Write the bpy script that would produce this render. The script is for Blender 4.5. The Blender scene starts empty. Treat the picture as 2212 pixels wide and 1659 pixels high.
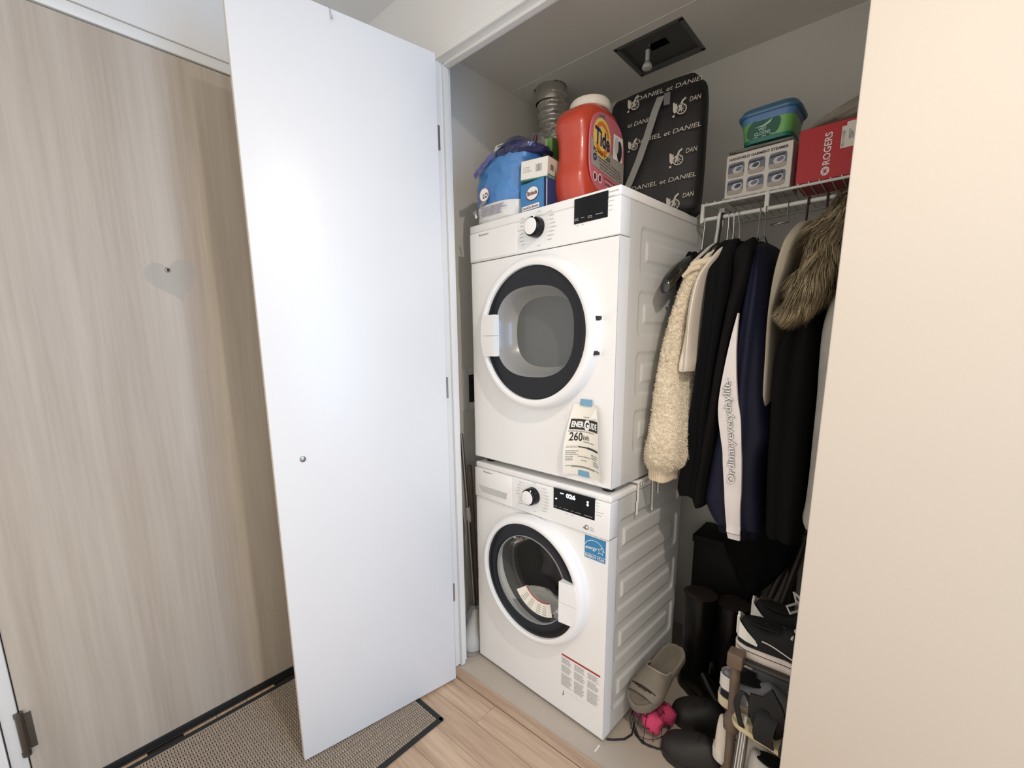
import bpy, bmesh, math, random
from mathutils import Vector, Matrix, Euler, noise
random.seed(7)
PI = math.pi
SC = bpy.context.scene
COL = SC.collection

# ---------------------------------------------------------------- camera
cam_d = bpy.data.cameras.new('camera')
cam_d.sensor_fit = 'HORIZONTAL'; cam_d.sensor_width = 36.0
cam_d.lens = 963.547 / 2212 * 36.0
cam_d.shift_x = 0.01877; cam_d.shift_y = 0.03656
cam_d.clip_start = 0.02
cam = bpy.data.objects.new('camera', cam_d); COL.objects.link(cam)
cam.location = (1.1925, -1.1823, 1.3100)
cam.rotation_euler = (math.radians(79.682), math.radians(0.8456), math.radians(42.746))
SC.camera = cam

# ---------------------------------------------------------------- light
W = bpy.data.worlds.new('world'); SC.world = W; W.use_nodes = True
bg = W.node_tree.nodes['Background']
bg.inputs[0].default_value = (1.0, 0.945, 0.865, 1); bg.inputs[1].default_value = 1.25

def lamp(name, kind, loc, rot, energy, col, **kw):
    d = bpy.data.lights.new(name, kind); d.energy = energy; d.color = col
    for k, v in kw.items(): setattr(d, k, v)
    o = bpy.data.objects.new(name, d); COL.objects.link(o)
    o.location = loc; o.rotation_euler = rot
    return o
# recessed gimbal pot light in the hall ceiling behind the camera
lamp('pot_light', 'SPOT', (1.62, -0.88, 2.425), (0.6021, 0, 1.3258), 62, (1.0, 0.88, 0.75),
     spot_size=math.radians(120), spot_blend=1.0, shadow_soft_size=0.03)
# daylight from the windows at the far end of the hall
lamp('window_daylight', 'AREA', (3.7, -0.60, 1.5), (0, math.radians(90), 0), 52, (0.31, 0.57, 1.0),
     shape='RECTANGLE', size=2.0, size_y=0.9)
SC.view_settings.view_transform = 'Standard'
SC.view_settings.look = 'None'
SC.view_settings.exposure = 0.0
SC.view_settings.gamma = 1.0
SC.view_settings.use_curve_mapping = False

# ---------------------------------------------------------------- materials
def lin(c):
    c = c / 255.0
    return c / 12.92 if c <= 0.04045 else ((c + 0.055) / 1.055) ** 2.4
def rgb(r, g, b): return (lin(r), lin(g), lin(b), 1)

def M(name, col, rough=0.5, metal=0.0, var=0.0, vscale=8.0, stretch=(1, 1, 1), bump=0.0, bscale=60.0,
      spec=0.5, coat=0.0, emit=None, estr=0.0, sheen=0.0, alpha=1.0, trans=0.0):
    m = bpy.data.materials.new(name); m.use_nodes = True
    nt = m.node_tree; b = nt.nodes['Principled BSDF']
    c = rgb(*col)
    b.inputs['Base Color'].default_value = c
    b.inputs['Roughness'].default_value = rough
    b.inputs['Metallic'].default_value = metal
    b.inputs['Specular IOR Level'].default_value = spec
    b.inputs['Coat Weight'].default_value = coat
    b.inputs['Sheen Weight'].default_value = sheen
    b.inputs['Alpha'].default_value = alpha
    b.inputs['Transmission Weight'].default_value = trans
    if emit:
        b.inputs['Emission Color'].default_value = rgb(*emit); b.inputs['Emission Strength'].default_value = estr
    tc = nt.nodes.new('ShaderNodeTexCoord')
    mp = nt.nodes.new('ShaderNodeMapping'); mp.inputs['Scale'].default_value = stretch
    nt.links.new(tc.outputs['Object'], mp.inputs[0])
    if var > 0:
        n = nt.nodes.new('ShaderNodeTexNoise'); n.inputs['Scale'].default_value = vscale; n.inputs['Detail'].default_value = 5
        nt.links.new(mp.outputs[0], n.inputs['Vector'])
        r = nt.nodes.new('ShaderNodeValToRGB')
        r.color_ramp.elements[0].position = 0.3; r.color_ramp.elements[1].position = 0.7
        r.color_ramp.elements[0].color = tuple(x * (1 - var) for x in c[:3]) + (1,)
        r.color_ramp.elements[1].color = tuple(min(1, x * (1 + var)) for x in c[:3]) + (1,)
        nt.links.new(n.outputs['Fac'], r.inputs[0]); nt.links.new(r.outputs[0], b.inputs['Base Color'])
    if bump > 0:
        n2 = nt.nodes.new('ShaderNodeTexNoise'); n2.inputs['Scale'].default_value = bscale; n2.inputs['Detail'].default_value = 4
        nt.links.new(mp.outputs[0], n2.inputs['Vector'])
        bp = nt.nodes.new('ShaderNodeBump'); bp.inputs['Strength'].default_value = bump; bp.inputs['Distance'].default_value = 0.004
        nt.links.new(n2.outputs['Fac'], bp.inputs['Height']); nt.links.new(bp.outputs[0], b.inputs['Normal'])
    return m

def wood(name, c1, c2, axis='x', scale=14.0, rough=0.45, fine=0.25, warp=1.0):
    """streaky procedural wood, grain running along the given object axis"""
    m = bpy.data.materials.new(name); m.use_nodes = True
    nt = m.node_tree; b = nt.nodes['Principled BSDF']; b.inputs['Roughness'].default_value = rough
    tc = nt.nodes.new('ShaderNodeTexCoord')
    oi = nt.nodes.new('ShaderNodeObjectInfo')
    st = {'x': (0.06, 1, 1), 'y': (1, 0.06, 1), 'z': (1, 1, 0.035)}[axis]
    mp = nt.nodes.new('ShaderNodeMapping'); mp.inputs['Scale'].default_value = st
    ml = nt.nodes.new('ShaderNodeVectorMath'); ml.operation = 'SCALE'
    cx = nt.nodes.new('ShaderNodeCombineXYZ')
    nt.links.new(oi.outputs['Random'], cx.inputs[0]); nt.links.new(oi.outputs['Random'], cx.inputs[2])
    nt.links.new(cx.outputs[0], ml.inputs[0]); ml.inputs['Scale'].default_value = 37.0
    ad = nt.nodes.new('ShaderNodeVectorMath'); ad.operation = 'ADD'
    nt.links.new(tc.outputs['Object'], ad.inputs[0]); nt.links.new(ml.outputs[0], ad.inputs[1])
    nt.links.new(ad.outputs[0], mp.inputs[0])
    n1 = nt.nodes.new('ShaderNodeTexNoise'); n1.inputs['Scale'].default_value = scale; n1.inputs['Detail'].default_value = 6
    n1.inputs['Distortion'].default_value = warp
    n2 = nt.nodes.new('ShaderNodeTexNoise'); n2.inputs['Scale'].default_value = scale * 9; n2.inputs['Detail'].default_value = 3
    nt.links.new(mp.outputs[0], n1.inputs['Vector']); nt.links.new(mp.outputs[0], n2.inputs['Vector'])
    mx = nt.nodes.new('ShaderNodeMix'); mx.data_type = 'FLOAT'; mx.inputs['Factor'].default_value = fine
    nt.links.new(n1.outputs['Fac'], mx.inputs[2]); nt.links.new(n2.outputs['Fac'], mx.inputs[3])
    r = nt.nodes.new('ShaderNodeValToRGB')
    r.color_ramp.elements[0].position = 0.36; r.color_ramp.elements[0].color = rgb(*c1)
    r.color_ramp.elements[1].position = 0.64; r.color_ramp.elements[1].color = rgb(*c2)
    nt.links.new(mx.outputs[0], r.inputs[0]); nt.links.new(r.outputs[0], b.inputs['Base Color'])
    bp = nt.nodes.new('ShaderNodeBump'); bp.inputs['Strength'].default_value = 0.12; bp.inputs['Distance'].default_value = 0.002
    nt.links.new(mx.outputs[0], bp.inputs['Height']); nt.links.new(bp.outputs[0], b.inputs['Normal'])
    return m

def glass(name, tint=(1, 1, 1), refl=0.12, rough=0.02, opac=0.0):
    """clear pane: transparent with a fresnel reflection"""
    m = bpy.data.materials.new(name); m.use_nodes = True
    nt = m.node_tree; nt.nodes.clear()
    out = nt.nodes.new('ShaderNodeOutputMaterial')
    tr = nt.nodes.new('ShaderNodeBsdfTransparent'); tr.inputs[0].default_value = (*tint, 1)
    gl = nt.nodes.new('ShaderNodeBsdfGlossy'); gl.inputs['Roughness'].default_value = rough
    lw = nt.nodes.new('ShaderNodeLayerWeight'); lw.inputs['Blend'].default_value = refl
    mx = nt.nodes.new('ShaderNodeMixShader')
    nt.links.new(lw.outputs['Fresnel'], mx.inputs[0]); nt.links.new(tr.outputs[0], mx.inputs[1]); nt.links.new(gl.outputs[0], mx.inputs[2])
    last = mx
    if opac > 0:
        df = nt.nodes.new('ShaderNodeBsdfDiffuse'); df.inputs[0].default_value = (0.8, 0.8, 0.8, 1)
        m2 = nt.nodes.new('ShaderNodeMixShader'); m2.inputs[0].default_value = opac
        nt.links.new(mx.outputs[0], m2.inputs[1]); nt.links.new(df.outputs[0], m2.inputs[2]); last = m2
    nt.links.new(last.outputs[0], out.inputs[0])
    return m

MAT = dict(
    wall=M('wall_paint', (226, 224, 220), 0.7, var=0.015, vscale=3, bump=0.05, bscale=220),
    closet=M('closet_paint', (226, 223, 215), 0.75, var=0.02, vscale=3, bump=0.05, bscale=220),
    beige=M('wall_paint_lamp_tint', (214, 205, 193), 0.75, var=0.015, vscale=3, bump=0.05, bscale=220),  # whitish wall toned beige; the lamp's warm light is put into the colour
    trim=M('trim_paint', (226, 225, 220), 0.4),
    leaf=M('door_leaf_paint', (224, 224, 223), 0.38, var=0.01, vscale=4),
    leafedge=M('door_leaf_edge', (205, 196, 184), 0.5),
    entry=wood('entry_door_wood', (170, 156, 140), (190, 179, 164), 'z', 11.0, 0.5, 0.3, 0.6),
    plank=wood('laminate_oak', (172, 144, 119), (208, 181, 154), 'x', 16.0, 0.42, 0.35, 1.4),
    sub=M('subfloor', (70, 58, 48), 0.9),
    cfloor=M('closet_floor', (184, 172, 157), 0.55, var=0.04, vscale=5, bump=0.05, bscale=120),
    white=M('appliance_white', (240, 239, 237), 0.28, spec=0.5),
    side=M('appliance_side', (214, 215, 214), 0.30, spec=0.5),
    gapdark=M('gap_shade', (18, 17, 16), 0.8),  # near-black colour standing in for shade in gaps and hollows
    blackgloss=M('black_gloss', (9, 10, 12), 0.14, spec=0.3),
    blackring=M('black_door_ring', (24, 25, 28), 0.22, spec=0.35),
    grey=M('grey_print', (132, 132, 132), 0.6),
    lgrey=M('light_grey_print', (176, 175, 172), 0.6),
    dkprint=M('dark_print', (44, 42, 40), 0.6),
    redprint=M('red_print', (168, 40, 36), 0.6),
    chrome=M('chrome', (200, 200, 200), 0.12, metal=1.0),
    steel=M('brushed_steel', (150, 146, 140), 0.35, metal=1.0),
    satin=M('satin_nickel', (165, 160, 152), 0.35, metal=1.0),
    darksteel=M('dark_steel', (120, 114, 106), 0.4, metal=1.0),
    bowl=M('dryer_bowl', (150, 150, 148), 0.25, coat=0.3),
    bowlback=M('dryer_bowl_back', (98, 99, 97), 0.35, coat=0.2),
    drum=M('drum_steel', (150, 148, 145), 0.4, metal=0.25),
    glass=glass('door_glass', (0.92, 0.93, 0.93), 0.10),
    film=glass('clear_plastic', (0.95, 0.95, 0.94), 0.22, 0.15, 0.14),
    glow=M('display_glow', (220, 240, 255), 0.5, emit=(225, 243, 255), estr=2.2),
    paper=M('paper', (236, 231, 218), 0.7),
    tape=M('blue_tape', (118, 164, 190), 0.6),
    star=M('star_blue', (50, 128, 176), 0.5),
    wprint=M('white_print', (240, 238, 234), 0.6),
    blackrubber=M('black_rubber', (24, 23, 22), 0.6, bump=0.1),
)

# ---------------------------------------------------------------- mesh builder
class MB:
    def __init__(s): s.v = []; s.f = []; s.m = []; s.sm = []
    def add(s, vs, fs, mi=0, smooth=False):
        o = len(s.v); s.v += [Vector(v) for v in vs]
        for f in fs: s.f.append(tuple(i + o for i in f)); s.m.append(mi); s.sm.append(smooth)
        return s
    def xf(s, mat, start=0):
        for i in range(start, len(s.v)): s.v[i] = mat @ s.v[i]
        return s
    def box(s, lo, hi, mi=0, bev=0.0, seg=2):
        bm = bmesh.new(); bmesh.ops.create_cube(bm, size=1.0)
        for v in bm.verts:
            v.co = Vector([(lo[i] + hi[i]) / 2 + v.co[i] * (hi[i] - lo[i]) for i in range(3)])
        if bev > 0: bmesh.ops.bevel(bm, geom=bm.edges[:], offset=bev, segments=seg, affect='EDGES', profile=0.5)
        s.bm(bm, mi, bev > 0); return s
    def bm(s, bm, mi=0, smooth=False):
        bm.verts.ensure_lookup_table()
        for i, v in enumerate(bm.verts): v.index = i
        s.add([v.co.copy() for v in bm.verts], [[v.index for v in f.verts] for f in bm.faces], mi, smooth); bm.free()
    def tube(s, pts, r, n=8, mi=0, cap=True, closed=False):
        pts = [Vector(p) for p in pts]; N = len(pts)
        rs = r if isinstance(r, (list, tuple)) else [r] * N
        vs = []; up = None
        for i, p in enumerate(pts):
            a = pts[(i - 1) % N] if (i > 0 or closed) else p
            b = pts[(i + 1) % N] if (i < N - 1 or closed) else p
            d = (b - a)
            d = d.normalized() if d.length > 1e-9 else Vector((0, 0, 1))
            if up is None: up = Vector((0, 0, 1)) if abs(d.z) < 0.9 else Vector((1, 0, 0))
            x = up - d * up.dot(d)
            x = x.normalized() if x.length > 1e-6 else d.orthogonal().normalized()
            up = x; y = d.cross(x)
            for k in range(n):
                t = 2 * PI * k / n
                vs.append(p + (x * math.cos(t) + y * math.sin(t)) * rs[i])
        fs = []
        for i in range(N if closed else N - 1):
            j = (i + 1) % N
            for k in range(n): fs.append((i * n + k, i * n + (k + 1) % n, j * n + (k + 1) % n, j * n + k))
        if cap and not closed:
            fs.append(tuple(range(n))[::-1]); fs.append(tuple((N - 1) * n + k for k in range(n)))
        s.add(vs, fs, mi, True); return s
    def lathe(s, prof, c=(0, 0, 0), n=48, mi=0, axis='z', sx=1.0, sy=1.0, p=2.0, smooth=True):
        """prof: (radius, height) pairs; superellipse cross-section"""
        vs = []; fs = []; N = len(prof)
        for (r, h) in prof:
            for k in range(n):
                t = 2 * PI * k / n; ct, st = math.cos(t), math.sin(t)
                q = (abs(ct) ** p + abs(st) ** p) ** (-1.0 / p)
                a, b = r * q * ct * sx, r * q * st * sy
                if axis == 'z': v = (c[0] + a, c[1] + b, c[2] + h)
                elif axis == 'y': v = (c[0] + a, c[1] + h, c[2] + b)
                else: v = (c[0] + h, c[1] + a, c[2] + b)
                vs.append(v)
        for i in range(N - 1):
            for k in range(n): fs.append((i * n + k, i * n + (k + 1) % n, (i + 1) * n + (k + 1) % n, (i + 1) * n + k))
        s.add(vs, fs, mi, smooth); return s
    def disc(s, c, r, n=48, mi=0, axis='z', sx=1.0, sy=1.0, p=2.0):
        vs = []
        for k in range(n):
            t = 2 * PI * k / n; ct, st = math.cos(t), math.sin(t)
            q = (abs(ct) ** p + abs(st) ** p) ** (-1.0 / p)
            a, b = r * q * ct * sx, r * q * st * sy
            vs.append({'z': (c[0] + a, c[1] + b, c[2]), 'y': (c[0] + a, c[1], c[2] + b), 'x': (c[0], c[1] + a, c[2] + b)}[axis])
        s.add(vs, [tuple(range(n))], mi); return s
    def grid(s, fn, nu, nv, mi=0, smooth=True, closed_u=False):
        vs = [fn(i / nu, j / nv) for j in range(nv + 1) for i in range(nu + (0 if closed_u else 1))]
        w = nu if closed_u else nu + 1; fs = []
        for j in range(nv):
            for i in range(nu):
                a = j * w + i; b = j * w + (i + 1) % w
                fs.append((a, b, b + w, a + w))
        s.add(vs, fs, mi, smooth); return s
    def prism(s, poly, d, mi=0):
        """poly: list of 3D points (planar); d: extrusion vector"""
        n = len(poly); d = Vector(d); a = [Vector(p) for p in poly]; b = [p + d for p in a]
        fs = [tuple(range(n))[::-1], tuple(range(n, 2 * n))]
        for i in range(n): fs.append((i, (i + 1) % n, n + (i + 1) % n, n + i))
        s.add(a + b, fs, mi); return s
    def loft(s, rings, mi=0, cap=True, smooth=True):
        n = len(rings[0]); vs = [v for r in rings for v in r]; fs = []
        for i in range(len(rings) - 1):
            for k in range(n): fs.append((i * n + k, i * n + (k + 1) % n, (i + 1) * n + (k + 1) % n, (i + 1) * n + k))
        if cap:
            fs.append(tuple(range(n))[::-1]); L = (len(rings) - 1) * n; fs.append(tuple(L + k for k in range(n)))
        s.add(vs, fs, mi, smooth); return s

def sring(c, rx, ry, n=32, p=2.5, z=None, ax='z', rot=0.0):
    out = []
    for k in range(n):
        t = 2 * PI * k / n; ct, st = math.cos(t), math.sin(t)
        q = (abs(ct) ** p + abs(st) ** p) ** (-1.0 / p)
        a, b = rx * q * ct, ry * q * st
        a, b = a * math.cos(rot) - b * math.sin(rot), a * math.sin(rot) + b * math.cos(rot)
        out.append(Vector((c[0] + a, c[1] + b, c[2])) if ax == 'z' else (Vector((c[0] + a, c[1], c[2] + b)) if ax == 'y' else Vector((c[0], c[1] + a, c[2] + b))))
    return out

MW = {}
def world_of(o): return MW[o.name] if o else Matrix.Identity(4)

def thing(name, loc, rz=0.0, label=None, cat=None, group=None):
    o = bpy.data.objects.new(name, None); COL.objects.link(o)
    o.empty_display_size = 0.05
    o.location = loc; o.rotation_euler = (0, 0, rz)
    MW[o.name] = Matrix.Translation(Vector(loc)) @ Matrix.Rotation(rz, 4, 'Z')
    tag(o, label, cat, group); return o
def tag(o, label=None, cat=None, group=None, kind=None):
    if label: o['label'] = label
    if cat: o['category'] = cat
    if group: o['group'] = group
    if kind: o['kind'] = kind
    return o
def O(name, mb, mats, parent=None, frame=None, label=None, kind=None, weld=False):
    """link ONE mesh object. vertices in world coordinates, or in `frame`."""
    if not isinstance(mats, (list, tuple)): mats = [mats]
    vs = mb.v
    F = frame if frame is not None else Matrix.Identity(4)
    wv = [F @ v for v in vs]
    lo = Vector([min(v[i] for v in wv) for i in range(3)]); hi = Vector([max(v[i] for v in wv) for i in range(3)])
    org = Vector(((lo.x + hi.x) / 2, (lo.y + hi.y) / 2, lo.z))
    P = world_of(parent)
    L = P.inverted() @ Matrix.Translation(org)
    if parent is not None:      # keep parent's axes for parts
        L = Matrix.Translation(P.inverted() @ org)
    MWo = P @ L
    inv = MWo.inverted()
    me = bpy.data.meshes.new(name)
    me.from_pydata([tuple(inv @ v) for v in wv], [], mb.f)
    for m in mats: me.materials.append(m)
    me.polygons.foreach_set('material_index', mb.m)
    me.polygons.foreach_set('use_smooth', mb.sm)
    me.update()
    bm = bmesh.new(); bm.from_mesh(me); bmesh.ops.recalc_face_normals(bm, faces=bm.faces[:]); bm.to_mesh(me); bm.free()
    if any(mb.sm):
        try: me.set_sharp_from_angle(angle=math.radians(42))
        except Exception: pass
    o = bpy.data.objects.new(name, me); COL.objects.link(o)
    if parent is not None: o.parent = parent
    o.location = L.to_translation()
    MW[o.name] = MWo
    if label: o['label'] = label
    if kind: o['kind'] = kind
    return o
def S(name, mb, mats, parent=None, frame=None): return O(name, mb, mats, parent, frame, kind='structure' if parent is None else None)

_tc = {}
def text_geo(txt, offset=0.0, shear=0.0, spacing=1.0):
    k = (txt, offset, shear, spacing)
    if k in _tc: return _tc[k]
    c = bpy.data.curves.new('t', 'FONT'); c.body = txt; c.size = 1.0; c.offset = offset; c.shear = shear
    c.space_character = spacing; c.resolution_u = 3; c.fill_mode = 'FRONT'
    o = bpy.data.objects.new('t', c); COL.objects.link(o)
    dg = bpy.context.evaluated_depsgraph_get(); dg.update()
    me = bpy.data.meshes.new_from_object(o.evaluated_get(dg))
    vs = [v.co.copy() for v in me.vertices]; fs = [tuple(p.vertices) for p in me.polygons]
    bpy.data.objects.remove(o); bpy.data.curves.remove(c); bpy.data.meshes.remove(me)
    _tc[k] = (vs, fs); return vs, fs
def text(mb, txt, o, u, v, h, width=None, mi=0, align='l', **kw):
    """lay text: origin o (baseline), unit directions u (reading) and v (up), cap height h"""
    vs, fs = text_geo(txt, **kw)
    if not vs: return mb
    x0 = min(p.x for p in vs); x1 = max(p.x for p in vs)
    sy = h / 0.70; sx = sy if width is None else width / (x1 - x0)
    u, v, o = Vector(u).normalized(), Vector(v).normalized(), Vector(o)
    sh = 0 if align == 'l' else (-(x1 - x0) * sx / 2 if align == 'c' else -(x1 - x0) * sx)
    mb.add([o + u * ((p.x - x0) * sx + sh) + v * (p.y * sy) for p in vs], fs, mi); return mb
def rect(mb, o, u, v, w, h, mi=0):
    o, u, v = Vector(o), Vector(u), Vector(v)
    mb.add([o, o + u * w, o + u * w + v * h, o + v * h], [(0, 1, 2, 3)], mi); return mb
def poly(mb, pts, mi=0): mb.add(pts, [tuple(range(len(pts)))], mi); return mb
def ell(mb, o, u, v, a, b, n=32, mi=0):
    o, u, v = Vector(o), Vector(u), Vector(v)
    return poly(mb, [o + u * (a * math.cos(2 * PI * k / n)) + v * (b * math.sin(2 * PI * k / n)) for k in range(n)], mi)
def ringflat(mb, o, u, v, a, b, t, n=32, mi=0):
    o, u, v = Vector(o), Vector(u), Vector(v); vs = []
    for k in range(n):
        c, s_ = math.cos(2 * PI * k / n), math.sin(2 * PI * k / n)
        vs += [o + u * (a * c) + v * (b * s_), o + u * ((a - t) * c) + v * ((b - t) * s_)]
    mb.add(vs, [(2 * k, 2 * ((k + 1) % n), 2 * ((k + 1) % n) + 1, 2 * k + 1) for k in range(n)], mi); return mb
def nz(p, s, seed=0.0): return noise.noise(Vector((p[0] * s + seed, p[1] * s + seed * 1.7, p[2] * s - seed)))

# ================================================================= SETTING
YF = -0.118          # hall face of the closet front wall
YB = 0.775           # closet back wall
ZC = 2.322           # closet ceiling
ZH = 2.445           # hall ceiling
XE = -0.503          # entry door face
XR = 1.0785          # left end of the right-hand wall
# floor: subfloor slab + oak planks
b = MB().box((-0.62, -1.95, -0.05), (3.4, -0.1505, -0.009))
floor = S('floor', b, MAT['sub'])
pw = 0.1; row = 0; y1 = -0.1515
offs = [0.226, 0.71, -0.17, 0.43, 0.98, 0.05, 0.62, -0.30, 0.85, 0.33, 0.12, 0.55, -0.1, 0.75, 0.4, 0.9, 0.2, 0.6]
while y1 - 0.02 > -1.94:
    y0 = max(y1 - pw, -1.95); x = offs[row % 18] - 1.2
    while x < 3.4:
        a0, a1 = max(x, -0.56), min(x + 1.2, 3.4)
        if a1 - a0 > 0.03:
            O('plank', MB().box((a0 + .0005, y0 + .0005, -0.009), (a1 - .0005, y1 - .0005, 0.0), 0, 0.0008, 1), MAT['plank'], floor)
        x += 1.2
    y1 = y0; row += 1
S('trim_1', MB().box((-0.02, -0.1495, -0.02), (XR + .1, -0.106, 0.004), 0, 0.002, 1), MAT['plank'])
S('floor', MB().box((-0.16, -0.1058, -0.05), (1.76, YB + .01, 0.0)), MAT['cfloor'])
# closet shell
S('wall_closet_left', MB().box((-0.25, -0.057, 0), (-0.15, YB, ZH)), MAT['closet'])
S('wall_back', MB().box((-0.25, YB, 0), (1.85, YB + 0.1, ZH)), MAT['closet'])
S('wall_closet_right', MB().box((1.75, -0.057, 0), (1.85, YB, ZH)), MAT['closet'])
b = MB()   # closet ceiling with an opening for the recessed panel and for the duct
px0, px1, py0, py1 = 0.302, 0.531, 0.448, 0.665
for lo, hi in (((-0.25, -0.03), (1.85, py0)), ((-0.25, py1), (1.85, YB + .1)), ((px1, py0), (1.85, py1)), ((0.085, py0), (px0, py1)), ((-0.25, py0), (-0.105, py1)), ((-0.105, 0.585), (0.085, py1))):
    b.box((lo[0], lo[1], ZC), (hi[0], hi[1], ZC + 0.02))
dc = (-0.012, 0.4905)
t0 = MB(); angs = sorted([2 * PI * k / 64 for k in range(64)] + [math.atan2(yy - dc[1], xx - dc[0]) % (2 * PI) for xx in (-.105, .085) for yy in (py0, .585)])
hole, edge, top_ = [], [], []
for a_ in angs:
    c, s_ = math.cos(a_), math.sin(a_)
    k = min((.085 - dc[0]) / c if c > 1e-9 else (-.105 - dc[0]) / c if c < -1e-9 else 9, (.585 - dc[1]) / s_ if s_ > 1e-9 else (py0 - dc[1]) / s_ if s_ < -1e-9 else 9)
    k = min(k, 9); R_ = min(.0665, k)
    hole.append((dc[0] + R_ * c, dc[1] + R_ * s_, ZC)); edge.append((dc[0] + k * c, dc[1] + k * s_, ZC)); top_.append((dc[0] + R_ * c, dc[1] + R_ * s_, ZC + .02))
m = len(angs)
b.add(hole + edge + top_, [(k, (k + 1) % m, m + (k + 1) % m, m + k) for k in range(m)] + [(k, 2 * m + k, 2 * m + (k + 1) % m, (k + 1) % m) for k in range(m)])
S('ceiling', b, MAT['closet'])
b = MB().box((-0.25, 0.40, ZC - 0.0015), (1.85, 0.405, ZC))
S('trim_2', b, MAT['closet'])                      # faint taped seam on the closet ceiling
# hall walls
b = MB()
b.box((-0.62, -1.95, 0), (XE + .008, -1.335, ZH)); b.box((-0.62, -0.355, 0), (XE + .008, YF, ZH)); b.box((-0.62, -1.335, 2.188), (XE + .008, -0.355, ZH))
S('wall_left', b, MAT['wall'])
b = MB().box((XE + .008, YF, 0), (-0.042, -0.057, ZH)); b.box((-0.042, YF, 2.213), (XR, -0.057, ZH))
S('wall_front', b, MAT['wall'])
S('wall_right', MB().box((XR, YF, 0), (3.4, -0.03, ZH), 0, 0.004, 2), MAT['beige'])
S('ceiling', MB().box((-0.62, -2.05, ZH), (3.4, -0.03, ZH + .1)), MAT['wall'])
S('ceiling', MB().box((-0.62, -0.03, ZH), (3.4, YB + .1, ZH + .1)), MAT['gapdark'])  # dark slab added over the closet to shut the sky out of the ceiling holes
# jamb with stop, head and legs
b = MB()
b.box((-0.042, YF - .003, 0.006), (-0.02, -0.057, 2.213), 0, 0.002, 1); b.box((-0.021, -0.096, 0.003), (-0.009, -0.075, 2.19), 0, 0.002, 1)
S('trim_3', b, MAT['trim'])
b = MB()
b.box((-0.042, YF - .003, 2.19), (XR, -0.057, 2.2135), 0, 0.002, 1); b.box((-0.009, -0.096, 2.179), (XR, -0.075, 2.191), 0, 0.002, 1)
S('trim_4', b, MAT['trim'])

# entry door with its steel frame
b = MB().box((-0.55, -1.296, 0.022), (XE, -0.393, 2.152), 0, 0.0015, 1)
entry = S('door_1', b, MAT['entry'])
b = MB()
b.box((-0.6, -1.332, 0), (XE + .003, -1.2985, 2.187), 0, .003); b.box((-0.6, -0.390, 0), (XE + .003, -0.358, 2.187), 0, .003); b.box((-0.6, -1.2985, 2.1565), (XE + .003, -0.390, 2.187), 0, .003)
S('trim_5', b, MAT['trim'])
S('rebate_shade', MB().box((-0.56, -1.2985, 0.0), (-0.53, -0.39, 2.1565)), MAT['gapdark'])     # near-black sheet standing in for the shade in the gap behind the leaf
O('door_sweep', MB().box((XE - .03, -1.296, 0.005), (XE + .006, -0.393, 0.024), 0, .001, 1).box((XE - .03, -1.296, 0.0), (XE + .013, -0.393, 0.006), 0, .001, 1), MAT['blackrubber'], entry, label='black rubber sweep')
b = MB().tube([(XE + .008, -1.298, z) for z in (0.195, 0.315)], .0085, 14); b.tube([(XE + .008, -1.298, z) for z in (0.31, 0.322)], .010, 14); b.tube([(XE + .008, -1.298, z) for z in (0.188, 0.2)], .010, 14)
b.box((XE - .001, -1.296, 0.2), (XE + .002, -1.275, 0.31))
O('hinge', b, MAT['darksteel'], entry, label='grey steel hinge')
ph = MB().lathe([(0.0005, .004), (.004, .0045), (.0065, .003), (.0075, 0)], (0, 0, 0), 24, 0, 'x'); ph.xf(Matrix.Translation((XE, -0.809, 1.536)))
php = O('peephole', ph, MAT['satin'], entry, label='small round door viewer')
O('lens', MB().disc((XE + .005, -0.809, 1.536), .0036, 16, 0, 'x'), MAT['blackgloss'], php)
# pale heart shaped mark left on the wood
pts = []
for k in range(40):
    t = 2 * PI * k / 40
    hx_ = 16 * math.sin(t) ** 3; hz_ = 13 * math.cos(t) - 5 * math.cos(2 * t) - 2 * math.cos(3 * t) - math.cos(4 * t)
    hy_ = hx_ * .0044; hz2 = hz_ * .0044
    pts.append((XE + .0006, -0.797 + hy_ * .95 - hz2 * .25, 1.512 + hz2 * 0.95 + hy_ * .25))
markm = M('pale_mark', (200, 197, 190), 0.6, var=.03, vscale=20, alpha=0.38)
O('mark', poly(MB(), pts), markm, entry, label='pale heart shaped residue mark')

# white closet door leaf, standing open past a right angle
ang = math.atan2(-0.721 + 0.164, -0.067 - 0.030)
u = Vector((math.cos(ang), math.sin(ang), 0)); n_ = Vector((-u.y, u.x, 0))    # n_ points to +x side
if n_.x < 0: n_ = -n_
F = Matrix(((u.x, n_.x, 0, 0.030), (u.y, n_.y, 0, -0.164), (0, 0, 1, 0), (0, 0, 0, 1)))
leaf = S('door_2', MB().box((0, -0.020, 0.012), (0.5655, 0, 2.173), 0, .0015, 2), [MAT['leaf']], None, F)
O('edge_band', MB().box((0.5652, -0.0185, 0.014), (0.5661, -0.0015, 2.171)), MAT['leafedge'], leaf, F, label='beige edge band')
for z0, z1 in ((1.905, 1.975), (1.114, 1.187), (0.340, 0.408)):
    b = MB().box((-0.004, -0.004, z0), (0.0005, 0.0007, z1), 0, .0003, 1); b.tube([(-0.006, -.006, z0), (-0.006, -.006, z1)], .0045, 12)
    O('hinge', b, MAT['satin'], leaf, F)
b = MB().lathe([(0.0001, .0022), (.007, .0022), (.0085, .0012), (.009, 0)], (0.488, 0.0, 0.982), 28, 0, 'y')
O('catch', b, MAT['satin'], leaf, F, label='small round metal catch')
b = MB().tube([(0.318, -.012, 2.174), (0.318, .0015, 2.178), (0.318, .004, 2.165), (0.317, .004, 2.150), (0.316, .010, 2.144), (0.315, .012, 2.152)], .0018, 8)
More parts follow.
